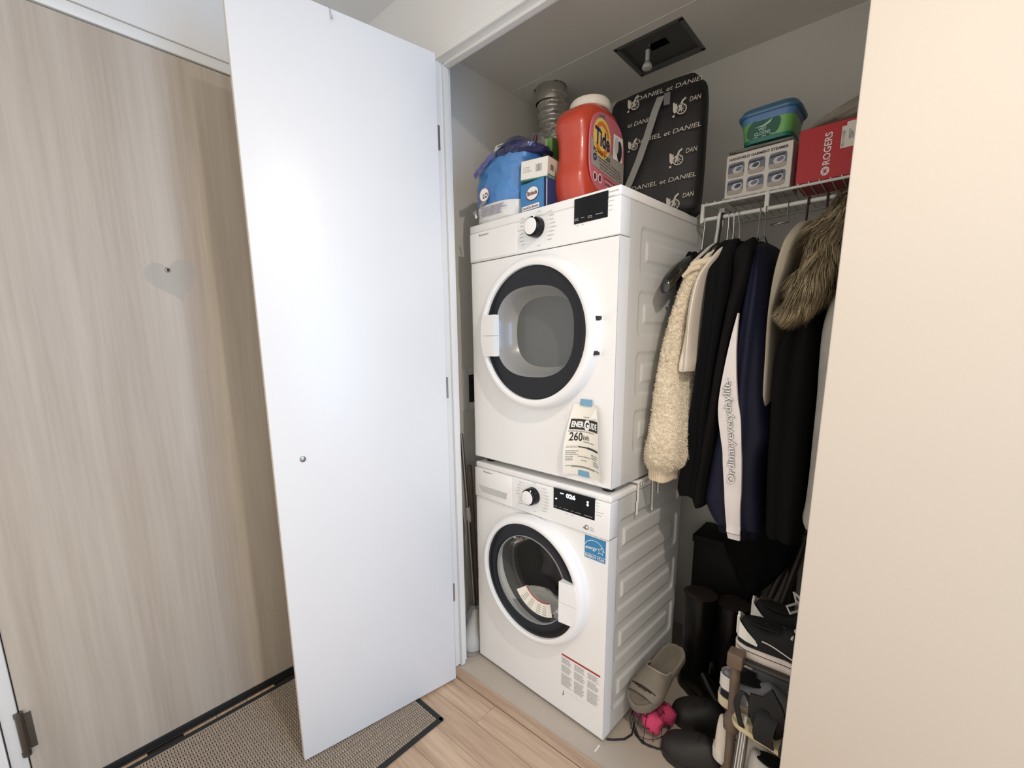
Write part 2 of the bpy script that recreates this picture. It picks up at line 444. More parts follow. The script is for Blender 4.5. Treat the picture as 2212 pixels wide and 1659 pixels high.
O('hook', b, MAT['film'], leaf, F, label='clear plastic over-door hook')

# dryer outlet box in the left wall
ob = thing('outlet_box', (-0.15, 0.16, 1.05), 0, 'white recessed utility outlet box in the closet wall left of the dryer', 'outlet box')
obf = MB()
for lo, hi in (((.082, 1.022), (.114, 1.198)), ((.192, 1.022), (.222, 1.198)), ((.114, 1.170), (.192, 1.198)), ((.114, 1.022), (.192, 1.054))):
    obf.box((-0.150, lo[0], lo[1]), (-0.144, hi[0], hi[1]), 0, .002, 2)
O('frame', obf, MAT['trim'], ob)
O('recess_shade', MB().box((-0.1498, .112, 1.052), (-0.1485, .194, 1.172)), M('outlet_shade', (52, 48, 44), .6), ob)  # flat dark plate; the shaded inside of the box is put into its colour
b = MB().lathe([(.001, .016), (.014, .016), (.016, 0)], (-.148, .150, 1.135), 20, 0, 'x'); b.box((-.148, .14, 1.07), (-.138, .165, 1.105), 0, .002)
O('plug', b, MAT['blackrubber'], ob, label='dark plug and valve')

# ================================================================= MACHINES
TH = -0.0503
MF = Matrix.Rotation(TH, 4, 'Z')
WD = 0.595
def mthing(name, d, z, label, cat):
    c = MF @ Vector((WD / 2, d / 2, z))
    return thing(name, c, TH, label, cat)
def plate_hole(mb, x0, x1, z0, z1, cx, cz, R, y, depth, mi=0, n=96):
    """front plate with a round hole and the hole's inner wall"""
    angs = sorted([2 * PI * k / n for k in range(n)] + [math.atan2(zz - cz, xx - cx) % (2 * PI) for xx in (x0, x1) for zz in (z0, z1)])
    ins, outs, back = [], [], []
    for t in angs:
        c, s_ = math.cos(t), math.sin(t)
        k = min(((x1 - cx) / c if c > 1e-9 else (x0 - cx) / c if c < -1e-9 else 1e9), ((z1 - cz) / s_ if s_ > 1e-9 else (z0 - cz) / s_ if s_ < -1e-9 else 1e9))
        ins.append((cx + R * c, y, cz + R * s_)); outs.append((cx + k * c, y, cz + k * s_)); back.append((cx + R * c, y + depth, cz + R * s_))
    m = len(angs); vs = ins + outs + back; fs = []
    for k in range(m):
        j = (k + 1) % m
        fs.append((k, j, m + j, m + k)); fs.append((k, 2 * m + k, 2 * m + j, j))
    mb.add(vs, fs, mi)
def serp_d(y, z, rows, ya, yb):
    """distance to the serpentine centre line (rows joined alternately left/right)"""
    d = 1e9
    for i, r in enumerate(rows):
        a = ya if i < len(rows) - 0 else ya
        dy = max(ya - y, 0, y - yb); d = min(d, math.hypot(dy, z - r))
        if i + 1 < len(rows):
            r2 = rows[i + 1]; e = ya if i % 2 == 0 else yb
            dz = max(min(r, r2) - z, 0, z - max(r, r2)); d = min(d, math.hypot(y - e, dz))
    return d
def side_skin(z0, z1, d, rows, ya, yb, hw, depth, y0=0.045):
    b = MB(); x = WD - 0.0015
    ny = int((d - y0) / .0035); nzz = int((z1 - z0) / .004)
    def fn(u_, v_):
        y = y0 + (d - y0) * u_; z = z0 + (z1 - z0) * v_
        t = (serp_d(y, z, rows, ya, yb) - hw) / .010
        t = max(0.0, min(1.0, t)); t = t * t * (3 - 2 * t)
        return (x - depth * (1 - t), y, z)
    b.grid(fn, ny, nzz, 0, True)
    b.add([(x, y0, z0), (x, y0, z1), (x - .009, y0, z1), (x - .009, y0, z0)], [(0, 1, 2, 3)])
    b.add([(x, d, z0), (x, d, z1), (x - .009, d, z1), (x - .009, d, z0)], [(0, 1, 2, 3)])
    b.add([(x, y0, z1), (x, d, z1), (x - .009, d, z1), (x - .009, y0, z1)], [(0, 1, 2, 3)])
    b.add([(x, y0, z0), (x, d, z0), (x - .009, d, z0), (x - .009, y0, z0)], [(0, 1, 2, 3)])
    return b
def door_ring(cx, cz, Ro, Rb, Rg, root, gy):
    b = MB().lathe([(Ro, 0.0), (Ro + .001, -.010), (Ro - .001, -.026), (Ro - .006, -.037), (Ro - .014, -.0425), (Rb + .006, -.0425), (Rb + .001, -.040), (Rb, -.030), (Rb - .004, -.028)], (cx, 0, cz), 128, 0, 'y')
    r = O('door', b, MAT['white'], root, MF)
    return r
def bars(mb, x, z, w, h, rows, y, seed, gap=0.6, mi=0):
    """lines of small illegible print as thin broken strokes"""
    rn = random.Random(seed)
    for i in range(rows):
        zz = z - i * h; xx = x; end = x + w * rn.uniform(.72, 1)
        while xx < end:
            l = min(rn.uniform(.006, .018) * w / .05, end - xx)
            rect(mb, (xx, y, zz - h * gap), (1, 0, 0), (0, 0, 1), l, h * gap * .8, mi); xx += l + .0012
def fascia_prints(root, kz, kx, zc, y, logo_x, logo_z, seed):
    b = MB(); rn = random.Random(seed)
    # programme names in two columns around the knob with thin leader strokes
    for side in (-1, 1):
        for i in range(8):
            dz = .038 - i * .0112; rr = .034 + .012 * (1 - abs(dz) / .04)
            l = rn.uniform(.016, .024); x0 = kx + (rr + .010 if side > 0 else -rr - .010 - l)
            bars(b, x0, kz + dz, l, .0042, 1, y, seed * 31 + i + side * 5, .62, 0)
            xa, xb = (kx + rr - .001, kx + rr + .008) if side > 0 else (kx - rr - .008, kx - rr + .001)
            rect(b, (xa, y, kz + dz - .0016), (1, 0, 0), (0, 0, 1), xb - xa, .0005, 1)
    bars(b, kx + .004, kz + .047, .014, .004, 1, y, seed, .6, 0); bars(b, kx + .004, kz - .052, .014, .004, 1, y, seed + 2, .6, 0)
    O('programme_print', b, [MAT['lgrey'], MAT['lgrey']], root, MF, label='small pale grey programme print around the dial', kind='stuff')
    text_b = text(MB(), 'Blomberg', (logo_x, y, logo_z), (1, 0, 0), (0, 0, 1), .0068, .048, offset=.02)
    O('lettering', text_b, MAT['grey'], root, MF, label='grey maker lettering')
def dial(root, kx, kz, y):
    b = MB().lathe([(.0305, y), (.0300, y - .012), (.0285, y - .026), (.0262, y - .030), (.0240, y - .031)], (kx, 0, kz), 48, 0, 'y')
    k = O('dial', b, MAT['blackgloss'], root, MF, label='black ringed dial with a white face')
    b = MB().lathe([(.0242, y - .0302), (.0235, y - .032), (.020, y - .0326), (.0002, y - .0328)], (kx, 0, kz), 48, 0, 'y')
    O('dial_face', b, MAT['white'], k, MF)
    t = math.radians(62)
    b = MB().box((kx + .0275 * math.cos(t) - .0012, y - .0305, kz + .0275 * math.sin(t) - .005), (kx + .0275 * math.cos(t) + .0018, y - .027, kz + .0275 * math.sin(t) + .004))
    O('pointer', b, MAT['white'], k, MF)
def handle(root, cx, cz, Ro, x_in, z0, z1, side):
    """two smooth halves from a straight inner edge out to the ring's rim"""
    zm = (z0 + z1) / 2; objs = []
    for a, c in ((z0, zm - .0006), (zm + .0006, z1)):
        pts = [(x_in, a), (x_in, c)]; arc = []
        for k in range(9):
            z = c + (a - c) * k / 8; arc.append((cx + side * (math.sqrt(max(0, (Ro - .019) ** 2 - (z - cz) ** 2))), z))
        ring = pts + arc
        b = MB(); n = len(ring)
        f1 = [Vector((p[0], -.0535 if (abs(p[0] - x_in) < .001) else -.0465, p[1])) for p in ring]
        f0 = [Vector((p[0], -.030, p[1])) for p in ring]
        b.add(f0 + f1, [tuple(range(n, 2 * n))[::-1]] + [(i, (i + 1) % n, n + (i + 1) % n, n + i) for i in range(n)])
        objs.append(O('handle', b, MAT['white'], root, MF))
    return objs

# ---------------------------------------------------------------- washer
wz1 = 0.850; wd = 0.505
washer = mthing('washing_machine', wd, 0, 'white front-load washing machine under the dryer, its display lit', 'washing machine')
wcx, wcz = 0.300, 0.480
b = MB().box((0.012, 0.02, 0.0), (WD - .012, wd - .01, 0.014))
O('base_shade', b, MAT['gapdark'], washer, MF)  # dark block added for the shade in the gap under the washer
b = MB(); plate_hole(b, 0.0, WD - .001, 0.013, 0.7105, wcx, wcz, 0.19, 0.0, .05)
for lo, hi in (((0, 0, .013), (.002, .043, .7105)), ((WD - .003, 0, .013), (WD - .001, .043, .7105)), ((0, 0, .012), (WD - .001, .043, .014))):
    b.box(lo, hi)
O('front_panel', b, MAT['white'], washer, MF)
b = MB(); b.box((0.002, 0.045, 0.014), (0.012, wd, wz1 - .022)); b.box((WD - .018, 0.045, 0.014), (WD - .0095, wd, wz1 - .022)); b.box((.002, wd - .01, .014), (WD - .0095, wd, wz1 - .022)); b.box((.002, .045, wz1 - .03), (WD - .0095, wd, wz1 - .022))
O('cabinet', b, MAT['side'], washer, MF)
rows = [.738, .648, .558, .468, .378, .288, .198, .108]
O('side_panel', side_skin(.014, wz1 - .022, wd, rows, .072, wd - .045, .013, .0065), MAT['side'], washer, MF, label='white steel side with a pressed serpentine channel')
O('worktop', MB().box((0, 0.0, wz1 - .021), (WD, wd + .01, wz1), 0, .006, 3), MAT['white'], washer, MF)
fas = O('fascia', MB().box((0, -.006, .7125), (WD, .043, wz1 - .0215), 0, .004, 3), MAT['white'], washer, MF)
dr = O('detergent_drawer', MB().box((.006, -.0085, .716), (.196, -.004, .8275), 0, .002, 2), MAT['white'], washer, MF)
b = MB(); b.add([(.020, -.0087, .762), (.176, -.0087, .762), (.172, -.0089, .737), (.042, -.0089, .737)], [(0, 1, 2, 3)])
O('grip', b, M('drawer_grip', (196, 195, 192), .5), dr, MF, label='recessed grey grip')
O('display', MB().box((.386, -.0072, .764), (.544, -.0045, .834), 0, .0008, 1), MAT['blackgloss'], washer, MF, label='black display reading 026')
b = MB(); Y = -.0076
text(b, '026', (.437, Y, .8115), (1, 0, 0), (0, 0, 1), .0135, .036, offset=.035)
ell(b, (.5185, Y, .8165), (1, 0, 0), (0, 0, 1), .0036, .0036); ell(b, (.5185, Y, .8075), (1, 0, 0), (0, 0, 1), .0038, .0038)
rect(b, (.414, Y, .8195), (1, 0, 0), (0, 0, 1), .013, .0032); ell(b, (.3975, Y, .7985), (1, 0, 0), (0, 0, 1), .004, .0024)
O('lit_digits', b, MAT['glow'], washer, MF, label='glowing white digits and symbols')
b = MB()
for i, x in enumerate((.391, .411, .428, .456, .474, .506)): bars(b, x, .7735, (.012, .010, .021, .011, .024, .032)[i], .0036, 1, Y, 90 + i, .6)
O('display_print', b, MAT['lgrey'], washer, MF, kind='stuff')
b = MB()
for i in range(5): bars(b, .5475, .8245 - i * .0098, (.014, .012, .010, .030, .024)[i], .0038, 1, -.0063, 60 + i, .62)
bars(b, .434, .7585, .011, .0042, 1, -.0063, 77, .6); bars(b, .456, .7585, .011, .0042, 1, -.0063, 78, .6)
ell(b, (.516, -.0063, .7335), (1, 0, 0), (0, 0, 1), .008, .0085, 20, 1); ell(b, (.509, -.0063, .730), (1, 0, 0), (0, 0, 1), .007, .0035, 16, 1); ell(b, (.5165, -.0064, .734), (1, 0, 0), (0, 0, 1), .0042, .0045, 16, 2)
bars(b, .528, .739, .016, .0048, 3, -.0063, 80, .6)
O('panel_print', b, [MAT['lgrey'], MAT['grey'], MAT['white']], washer, MF, kind='stuff')
fascia_prints(washer, .783, .297, .78, -.0089, .053, .8175, 3)
bpy.data.objects  # (no-op)
dial(washer, .297, .783, -.006)
wdoor = door_ring(wcx, wcz, .2315, .203, .158, washer, 0)
O('black_ring', MB().lathe([(.2025, -.0315), (.1945, -.0335), (.166, -.031), (.160, -.028), (.158, -.020)], (wcx, 0, wcz), 128, 0, 'y'), MAT['blackring'], wdoor, MF, label='glossy black inner ring')
O('glass_bowl', MB().lathe([(.1585, -.024), (.155, -.018), (.149, -.004), (.140, .02), (.131, .048), (.120, .062), (.095, .070), (.05, .074), (.0005, .075)], (wcx, 0, wcz), 96, 0, 'y'), MAT['glass'], wdoor, MF, label='clear bulging glass')
O('rim', MB().lathe([(.159, -.026), (.158, -.030), (.1555, -.030), (.154, -.022)], (wcx, 0, wcz), 96, 0, 'y'), M('rim_grey', (150, 150, 150), .25), wdoor, MF)
O('gasket', MB().lathe([(.19, .03), (.176, .045), (.172, .065), (.165, .07), (.166, .09), (.19, .095)], (wcx, 0, wcz), 72, 0, 'y'), M('gasket_grey', (92, 92, 91), .55), washer, MF)
b = MB().lathe([(.176, .09), (.225, .11), (.228, .36), (.22, .38), (.0005, .385)], (wcx, 0, wcz), 72, 0, 'y')
for k in range(3):
    t = 2 * PI * k / 3 + .5; c, s_ = math.cos(t), math.sin(t)
    b.tube([(wcx + .2 * c, .13, wcz + .2 * s_), (wcx + .19 * c, .25, wcz + .19 * s_), (wcx + .2 * c, .37, wcz + .2 * s_)], [.022, .03, .022], 10)
O('drum', b, MAT['drum'], washer, MF, label='dark steel drum')
handle(wdoor, wcx, wcz, .2315, .447, .400, .543, 1)
# curved instruction label on the glass
b = MB(); b2 = MB(); ro, ri = .120, .075
n = 20
def lp(r, t, dy=0): return (wcx + .03 + r * math.cos(t), -.0255 + dy + (.15 - r) * .35, wcz - .005 + r * math.sin(t))
for mbx, r0, r1, ta, tb in ((b, .082, .122, 3.72, 5.25), (b2, .079, .083, 3.72, 5.2)):
    for k in range(n):
        t0, t1 = ta + (tb - ta) * k / n, ta + (tb - ta) * (k + 1) / n
        mbx.add([lp(r0, t0), lp(r1, t0), lp(r1, t1), lp(r0, t1)], [(0, 1, 2, 3)])
O('sticker', b, MAT['paper'], wdoor, MF, label='curved white care sticker on the glass')
b3 = MB()
for blk in (3.95, 4.25, 4.6, 4.85):
    for q in range(5):
        r = .089 + q * .0065
        for k in range(3):
            t0 = blk + k * .06; t1 = t0 + .05
            b3.add([lp(r, t0, -.0006), lp(r + .0028, t0, -.0006), lp(r + .0028, t1, -.0006), lp(r, t1, -.0006)], [(0, 1, 2, 3)])
O('sticker_print', b3, MAT['lgrey'], wdoor, MF, kind='stuff')
O('sticker_edge', b2, MAT['redprint'], wdoor, MF, label='thin red edge of the sticker')
# energy sticker
b = MB(); Y = -.0008; X, Z0 = .507, .632
rect(b, (X, Y, Z0), (1, 0, 0), (0, 0, 1), .075, .074, 0)
O('energy_sticker', b, MAT['star'], washer, MF, label='blue square energy star sticker')
b = MB(); Y = -.0014
rect(b, (X, Y, Z0 + .0155), (1, 0, 0), (0, 0, 1), .075, .0012)
text(b, 'ENERGY STAR', (X + .003, Y, Z0 + .0035), (1, 0, 0), (0, 0, 1), .0092, .069, offset=.012)
text(b, 'energy', (X + .003, Y, Z0 + .031), (1, 0, .06), (0, 0, 1), .0115, .043, shear=.35, offset=.012)
for k in range(16):
    t0, t1 = PI * .08 + PI * .84 * k / 16, PI * .08 + PI * .84 * (k + 1) / 16; cx_, cz_ = X + .034, Z0 + .031
    b.add([(cx_ + r * math.cos(t), Y, cz_ + r * .92 * math.sin(t)) for r, t in ((.0365, t0), (.0348, t0), (.0348, t1), (.0365, t1))], [(0, 1, 2, 3)])
sc = (X + .059, Z0 + .036); st = []
for k in range(10):
    r = .0145 if k % 2 == 0 else .0062; t = PI / 2 + 2 * PI * k / 10 - .12; st.append((sc[0] + r * math.cos(t), sc[1] + r * math.sin(t)))
for k in range(10):
    a_, c_ = st[k], st[(k + 1) % 10]; f_ = .80
    b.add([(a_[0], Y, a_[1]), (c_[0], Y, c_[1]), (sc[0] + (c_[0] - sc[0]) * f_, Y, sc[1] + (c_[1] - sc[1]) * f_), (sc[0] + (a_[0] - sc[0]) * f_, Y, sc[1] + (a_[1] - sc[1]) * f_)], [(0, 1, 2, 3)])
O('sticker_lettering', b, MAT['wprint'], washer, MF, label='white script, star and capitals')
# warning label
b = MB(); Y = -.0008
for c_ in range(3):
    zz = .229 - c_ * .000
    for blk, rws in ((0, 5), (1, 6), (2, 10)):
        z_ = zz - (0, .029, .063)[blk]
        bars(b, .424 + c_ * .053, z_, .045, .0047, rws, Y, 200 + c_ * 7 + blk, .58)
rect(b, (.436, Y, .103), (1, 0, 0), (0, 0, 1), .09, .0005)
O('warning_print', b, MAT['lgrey'], washer, MF, label='three columns of fine grey print', kind='stuff')
O('warning_stripe', rect(MB(), (.424, -.0009, .236), (1, 0, 0), (0, 0, 1), .153, .0062), MAT['redprint'], washer, MF, label='red stripe above the fine print')
O('catch_slot', MB().box((.432, -.0012, .082), (.4335, .0, .098)).box((.430, -.0012, .082), (.4335, 0, .0835)), MAT['dkprint'], washer, MF)

# ---------------------------------------------------------------- dryer
dz0, dz1 = 0.872, 1.705; dd = 0.545
dryer = mthing('tumble_dryer', dd, .850, 'white tumble dryer stacked on the washing machine, dark round door', 'tumble dryer')
dcx, dcz = 0.312, 1.327
for x, y in ((.04, .05), (WD - .04, .05), (.04, dd - .05), (WD - .04, dd - .05)):
    O('foot', MB().lathe([(.018, .8505), (.020, .856), (.020, .862), (.012, .864), (.012, .873)], (x, y, 0), 20), MAT['blackrubber'], dryer, MF)
b = MB(); plate_hole(b, 0.0, WD - .001, dz0, 1.5795, dcx, dcz, 0.19, 0.0, .045)
for lo, hi in (((0, 0, dz0), (.002, .053, 1.5795)), ((WD - .003, 0, dz0), (WD - .001, .053, 1.5795)), ((0, 0, dz0), (WD - .001, .053, dz0 + .002))):
    b.box(lo, hi)
O('front_panel', b, MAT['white'], dryer, MF)
b = MB(); b.box((0.002, 0.055, dz0), (0.012, dd, dz1 - .028)); b.box((WD - .018, 0.055, dz0), (WD - .0095, dd, dz1 - .028)); b.box((.002, dd - .01, dz0), (WD - .0095, dd, dz1 - .028)); b.box((.002, .055, dz0), (WD - .0095, dd, dz0 + .01))
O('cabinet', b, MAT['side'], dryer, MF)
rows = [1.60, 1.512, 1.424, 1.336, 1.248, 1.160, 1.072, .984]
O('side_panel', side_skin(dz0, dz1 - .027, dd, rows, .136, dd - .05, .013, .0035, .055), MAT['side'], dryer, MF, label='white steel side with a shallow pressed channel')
O('worktop', MB().box((0, -.004, dz1 - .0255), (WD, dd + .004, dz1), 0, .004, 3), MAT['white'], dryer, MF)
O('fascia', MB().box((0, -.005, 1.5815), (WD, .053, dz1 - .026), 0, .0035, 3), MAT['white'], dryer, MF)
O('left_panel', MB().box((.004, -.0062, 1.587), (.224, -.0045, 1.678), 0, .0006, 1), MAT['white'], dryer, MF)
O('display', MB().box((.449, -.0068, 1.631), (.558, -.0045, 1.6975), 0, .0008, 1), MAT['blackgloss'], dryer, MF, label='unlit black display')
b = MB(); Y = -.0072
for i, x in enumerate((.452, .474, .496, .522)): bars(b, x, 1.6455, (.014, .013, .015, .028)[i], .0040, 2 if i in (0, 2) else 1, Y, 120 + i, .6)
O('display_print', b, MAT['lgrey'], dryer, MF, kind='stuff')
b = MB()
for i in range(5): bars(b, .561, 1.694 - i * .0115, (.032, .022, .017, .012, .013)[i], .0042, 1, -.0053, 130 + i, .6)
bars(b, .456, 1.6275, .010, .0042, 1, -.0053, 140, .6); bars(b, .474, 1.6275, .010, .0042, 1, -.0053, 141, .6)
O('panel_print', b, MAT['lgrey'], dryer, MF, kind='stuff')
fascia_prints(dryer, 1.648, .310, 1.65, -.0066, .050, 1.664, 9)
dial(dryer, .310, 1.648, -.005)
ddoor = door_ring(dcx, dcz, .2385, .207, .16, dryer, 0)
O('black_ring', MB().lathe([(.2065, -.0315), (.199, -.0335), (.185, -.033)], (dcx, 0, dcz), 128, 0, 'y'), MAT['blackring'], ddoor, MF, label='glossy black inner ring')
# black plate between the round rim and the squarish window
b = MB(); n = 96; gx, gz = dcx + .002, dcz + .006
def se(rx, rz, k, p=2.6):
    t = 2 * PI * k / n; c, s_ = math.cos(t), math.sin(t); q = (abs(c) ** p + abs(s_) ** p) ** (-1 / p)
    return rx * q * c, rz * q * s_
vs = []
for k in range(n):
    t = 2 * PI * k / n; vs.append((dcx + .186 * math.cos(t), -.033, dcz + .186 * math.sin(t)))
for k in range(n):
    a_, c_ = se(.160, .141, k); vs.append((gx + a_, -.0325, gz + c_))
b.add(vs, [(k, (k + 1) % n, n + (k + 1) % n, n + k) for k in range(n)])
O('black_plate', b, MAT['blackring'], ddoor, MF)
b = MB(); prof = [(1.0, -.0325), (.985, -.028), (.93, -.004), (.86, .022), (.80, .036)]
rings_ = [[Vector((gx + se(.160 * q, .141 * q, k)[0] + .012 * (1 - q), y, gz + se(.160 * q, .141 * q, k)[1])) for k in range(n)] for q, y in prof]
b.loft(rings_, 0, False)
O('bowl_wall', b, MAT['bowl'], ddoor, MF, label='clear grey wall of the door bowl')
b = MB(); rr = [[Vector((gx + se(.160 * q, .141 * q, k)[0] + .012 * .2, y, gz + se(.160 * q, .141 * q, k)[1])) for k in range(n)] for q, y in ((.80, .036), (.76, .040), (.4, .042), (.01, .042))]
b.loft(rr, 0, True)
O('bowl_back', b, MAT['bowlback'], ddoor, MF, label='mid grey back of the door bowl')
handle(ddoor, dcx, dcz, .2385, .166, 1.256, 1.394, -1)
# hinge notches in the rim
b = MB()
for z in (1.366, 1.270):
    t = math.asin((z - dcz) / .2385); b.box((dcx + .2345 * math.cos(t), -.030, z - .006), (dcx + .2400 * math.cos(t), -.006, z + .006))
O('hinge_notch', b, MAT['blackrubber'], ddoor, MF)
# wire hooks of a rack left lying between the machines
b = MB(); wf = lambda y, z: (WD + .006, y, z)
b.tube([(WD - .03, .150, .861), (WD + .010, .150, .861)], .005, 10)
for y in (.150, .166, .182): b.tube([(WD - .03, y, .861), (WD + .006, y, .861), (WD + .008, y, .850)], .0028, 8)
b.tube([(WD + .006, .147, .862), (WD + .006, .245, .866)], .006, 10)
b.tube([wf(.150, .860), wf(.151, .79)], .0030, 8); b.tube([wf(.147, .80), wf(.1475, .755)], .0030, 8)
b.tube([wf(.246, .866), wf(.252, .74)], .0026, 8); b.tube([wf(.285, .866), wf(.29, .79)], .0026, 8); b.tube([wf(.245, .866), wf(.29, .866)], .0028, 8)
rk = O('wire_rack', b, MAT['trim'], None, MF)
tag(rk, 'white wire hook rack clamped between the washer and the dryer', 'rack')

# clothes in the drum
def lump(c, rx, ry, rz, seed, amp=.3, n=40, s=14):
    b = MB()
    def fn(u_, v_):
        t = 2 * PI * u_; f = PI * (.02 + .96 * v_); d = Vector((math.sin(f) * math.cos(t), math.sin(f) * math.sin(t), math.cos(f)))
        r = 1 + amp * nz(d, 1.6, seed) + amp * .5 * nz(d, 4.0, seed + 3) + amp * .22 * abs(nz(d, s * .6, seed + 5))
        return (c[0] + d.x * rx * r, c[1] + d.y * ry * r, c[2] + d.z * rz * r)
    b.grid(fn, n, n // 2, 0, True, True); return b
w1 = O('wet_clothing', lump((wcx + .03, .19, wcz - .02), .14, .07, .12, 3), M('dark_laundry', (66, 62, 63), .75, var=.25, vscale=22), None, MF)
tag(w1, 'dark wet clothing behind the washer door glass', 'clothing')
w2 = O('wet_clothing', lump((wcx + .085, .135, wcz - .02), .06, .035, .095, 8), M('pale_laundry', (150, 145, 146), .75, var=.2, vscale=18), None, MF)
tag(w2, 'pale grey wet clothing at the right behind the washer door glass', 'clothing')
w3 = O('soap_suds', lump((wcx - .01, .086, wcz - .138), .120, .016, .040, 12, .25, 48, 30), M('suds', (214, 211, 203), .7, bump=.6, bscale=120), None, MF)
tag(w3, 'white soap suds low behind the washer door glass', 'suds', kind='stuff')

# ---------------------------------------------------------------- energy rating sheet taped on the dryer
sheet = thing('rating_sheet', MF @ Vector((.503, -.004, .90)), TH, 'white paper rating sheet reading 260 kWh taped to the dryer front', 'sheet')
NU, NV = 16, 30
def shp(u_, v_):
    """curling sheet: taped at top and bottom centre, sides lift off; bottom corners bow out"""
    v = v_; zt = 1.117; zb = .898
    z = zb + (zt - zb) * v
    wl = .462 + (.428 - .462) * (1 - v) ** .8; wr = .540 + (.572 - .540) * (1 - v) ** .5
    x = wl + (wr - wl) * u_
    e = abs(u_ - .5) * 2
    lift = .010 * math.sin(PI * min(1, v * 1.05)) + .016 * (e ** 2) * (1 - abs(v - .35)) + .002
    z += -.010 * (e ** 2) * (1 - v) + .006 * e ** 2 * v * 0
    return Vector((x, -.002 - lift, z))
b = MB().grid(lambda u_, v_: shp(u_, v_), NU, NV)
b.grid(lambda u_, v_: shp(u_, v_) + Vector((0, .0006, 0)), NU, NV)
O('paper', b, MAT['paper'], sheet, MF)
def on_sheet(mb, off=-.0007):
    out = MB()
    vs = []
    for p in mb.v:       # p.x,p.z are 0..1 sheet coordinates
        q = shp(p.x, p.z); vs.append(q + Vector((0, off, 0)))
    out.add(vs, mb.f); out.m = mb.m[:]; return out
def sub_rect(mb, x0, z0, x1, z1, n=10):
    for i in range(n):
        a_, c_ = x0 + (x1 - x0) * i / n, x0 + (x1 - x0) * (i + 1) / n
        mb.add([(a_, 0, z0), (c_, 0, z0), (c_, 0, z1), (a_, 0, z1)], [(0, 1, 2, 3)])
b = MB(); sub_rect(b, .06, .655, .965, .80); 
text(b, '260', (.10, 0, .50), (1, 0, 0), (0, 0, 1), .115, .37, offset=.02); text(b, 'kWh', (.49, 0, .515), (1, 0, 0), (0, 0, 1), .065, .18, offset=.015)
sub_rect(b, .62, .400, .965, .428, 5); sub_rect(b, .36, .405, .62, .422, 4)
O('print', on_sheet(b), MAT['dkprint'], sheet, MF, label='black heading bar and figures')
b = MB(); text(b, 'ENER', (.105, 0, .69), (1, 0, 0), (0, 0, 1), .075, .38, offset=.04); text(b, 'G', (.49, 0, .665), (1, 0, 0), (0, 0, 1), .125, .17, offset=.05); text(b, 'UIDE', (.665, 0, .69), (1, 0, 0), (0, 0, 1), .075, .27, offset=.03)
O('heading', on_sheet(b, -.0013), MAT['wprint'], sheet, MF, label='white heading letters')
b = MB(); rn = random.Random(5)
text(b, 'Canada', (.44, 0, .82), (1, 0, 0), (0, 0, 1), .026, .2)
def sbars(x, z, w, rows):
    for i in range(rows):
        xx = x; e = x + w * rn.uniform(.7, 1)
        while xx < e:
            l = min(rn.uniform(.02, .05), e - xx); sub_rect(b, xx, z - i * .026, xx + l, z - i * .026 + .012, 1); xx += l + .008
sbars(.05, .625, .9, 1); sbars(.50, .485, .36, 1); sbars(.06, .40, .28, 1); sbars(.06, .345, .36, 3); sbars(.06, .262, .22, 3); sbars(.36, .27, .36, 1); sbars(.44, .215, .18, 1); sbars(.74, .33, .22, 3); sbars(.78, .24, .18, 3)
sub_rect(b, .06, .125, .94, .134); sub_rect(b, .2, .11, .8, .128); sub_rect(b, .06, .428, .36, .430, 4)
O('fine_print', on_sheet(b), MAT['grey'], sheet, MF, kind='stuff')
for i, (x, z) in enumerate(((.483, 1.1135), (.480, .894))):
    b = MB().grid(lambda u_, v_: (x + .041 * u_, -.0052 - .002 * (1 - v_ if i == 0 else v_), z + .0195 * v_ - .0005 * u_), 3, 3)
    O('tape', b, MAT['tape'], sheet, MF, label='strip of blue tape')
for pts in (((.526, 1.077), (.548, 1.113), (.553, 1.082)), ((.460, 1.117), (.459, 1.098), (.452, 1.103))):
    O('folded_corner', poly(MB(), [(p[0], -.021, p[1]) for p in pts]), MAT['wprint'], sheet, MF)

# ================================================================= ON TOP OF THE DRYER
ZT = 1.7055
# blue plastic bag slumped over the front left corner
def bagring(z, x0, x1, y0, y1, p=3.0, n=56, wr=.004, seed=1.0):
    cx_, cy_ = (x0 + x1) / 2, (y0 + y1) / 2; out = []
    for v in sring((cx_, cy_, z), (x1 - x0) / 2, (y1 - y0) / 2, n, p):
        k = 1 + wr / .1 * nz(v, 22, seed) + wr / .1 * .6 * nz(v, 55, seed + 4)
        out.append(Vector((cx_ + (v.x - cx_) * k, cy_ + (v.y - cy_) * k, z)))
    return out
bag = thing('plastic_bag', (.11, .09, ZT), 0, 'blue plastic bag with white lower panel at the left of the dryer top', 'bag')
secs = [(1.707, .012, .206, .002, .17), (1.715, .006, .212, -.004, .18), (1.74, .006, .214, -.006, .19), (1.762, .008, .214, -.004, .19)]
rs = []
def dens(secs, m=5):
    out = []
    for a_, c_ in zip(secs, secs[1:]):
        for k in range(m): out.append(tuple(a_[i] + (c_[i] - a_[i]) * k / m for i in range(len(a_))))
    return out + [secs[-1]]
b = MB().loft([bagring(*s_, seed=2) for s_ in dens(secs)])
O('lower_panel', b, M('bag_white', (216, 216, 212), .35, var=.05, vscale=30, coat=.3), bag, label='crinkled white lower panel')
secs = [(1.762, .008, .214, -.004, .19), (1.80, .005, .222, -.005, .19), (1.84, .007, .228, -.005, .18), (1.872, .012, .238, -.004, .17), (1.882, .018, .243, -.003, .165), (1.898, .042, .246, .000, .15), (1.915, .064, .240, .006, .13), (1.93, .086, .22, .02, .11)]
b = MB().loft([bagring(*s_, seed=2, wr=.009) for s_ in dens(secs)])
O('body', b, M('bag_blue', (66, 122, 180), .28, var=.12, vscale=10, coat=.5), bag)
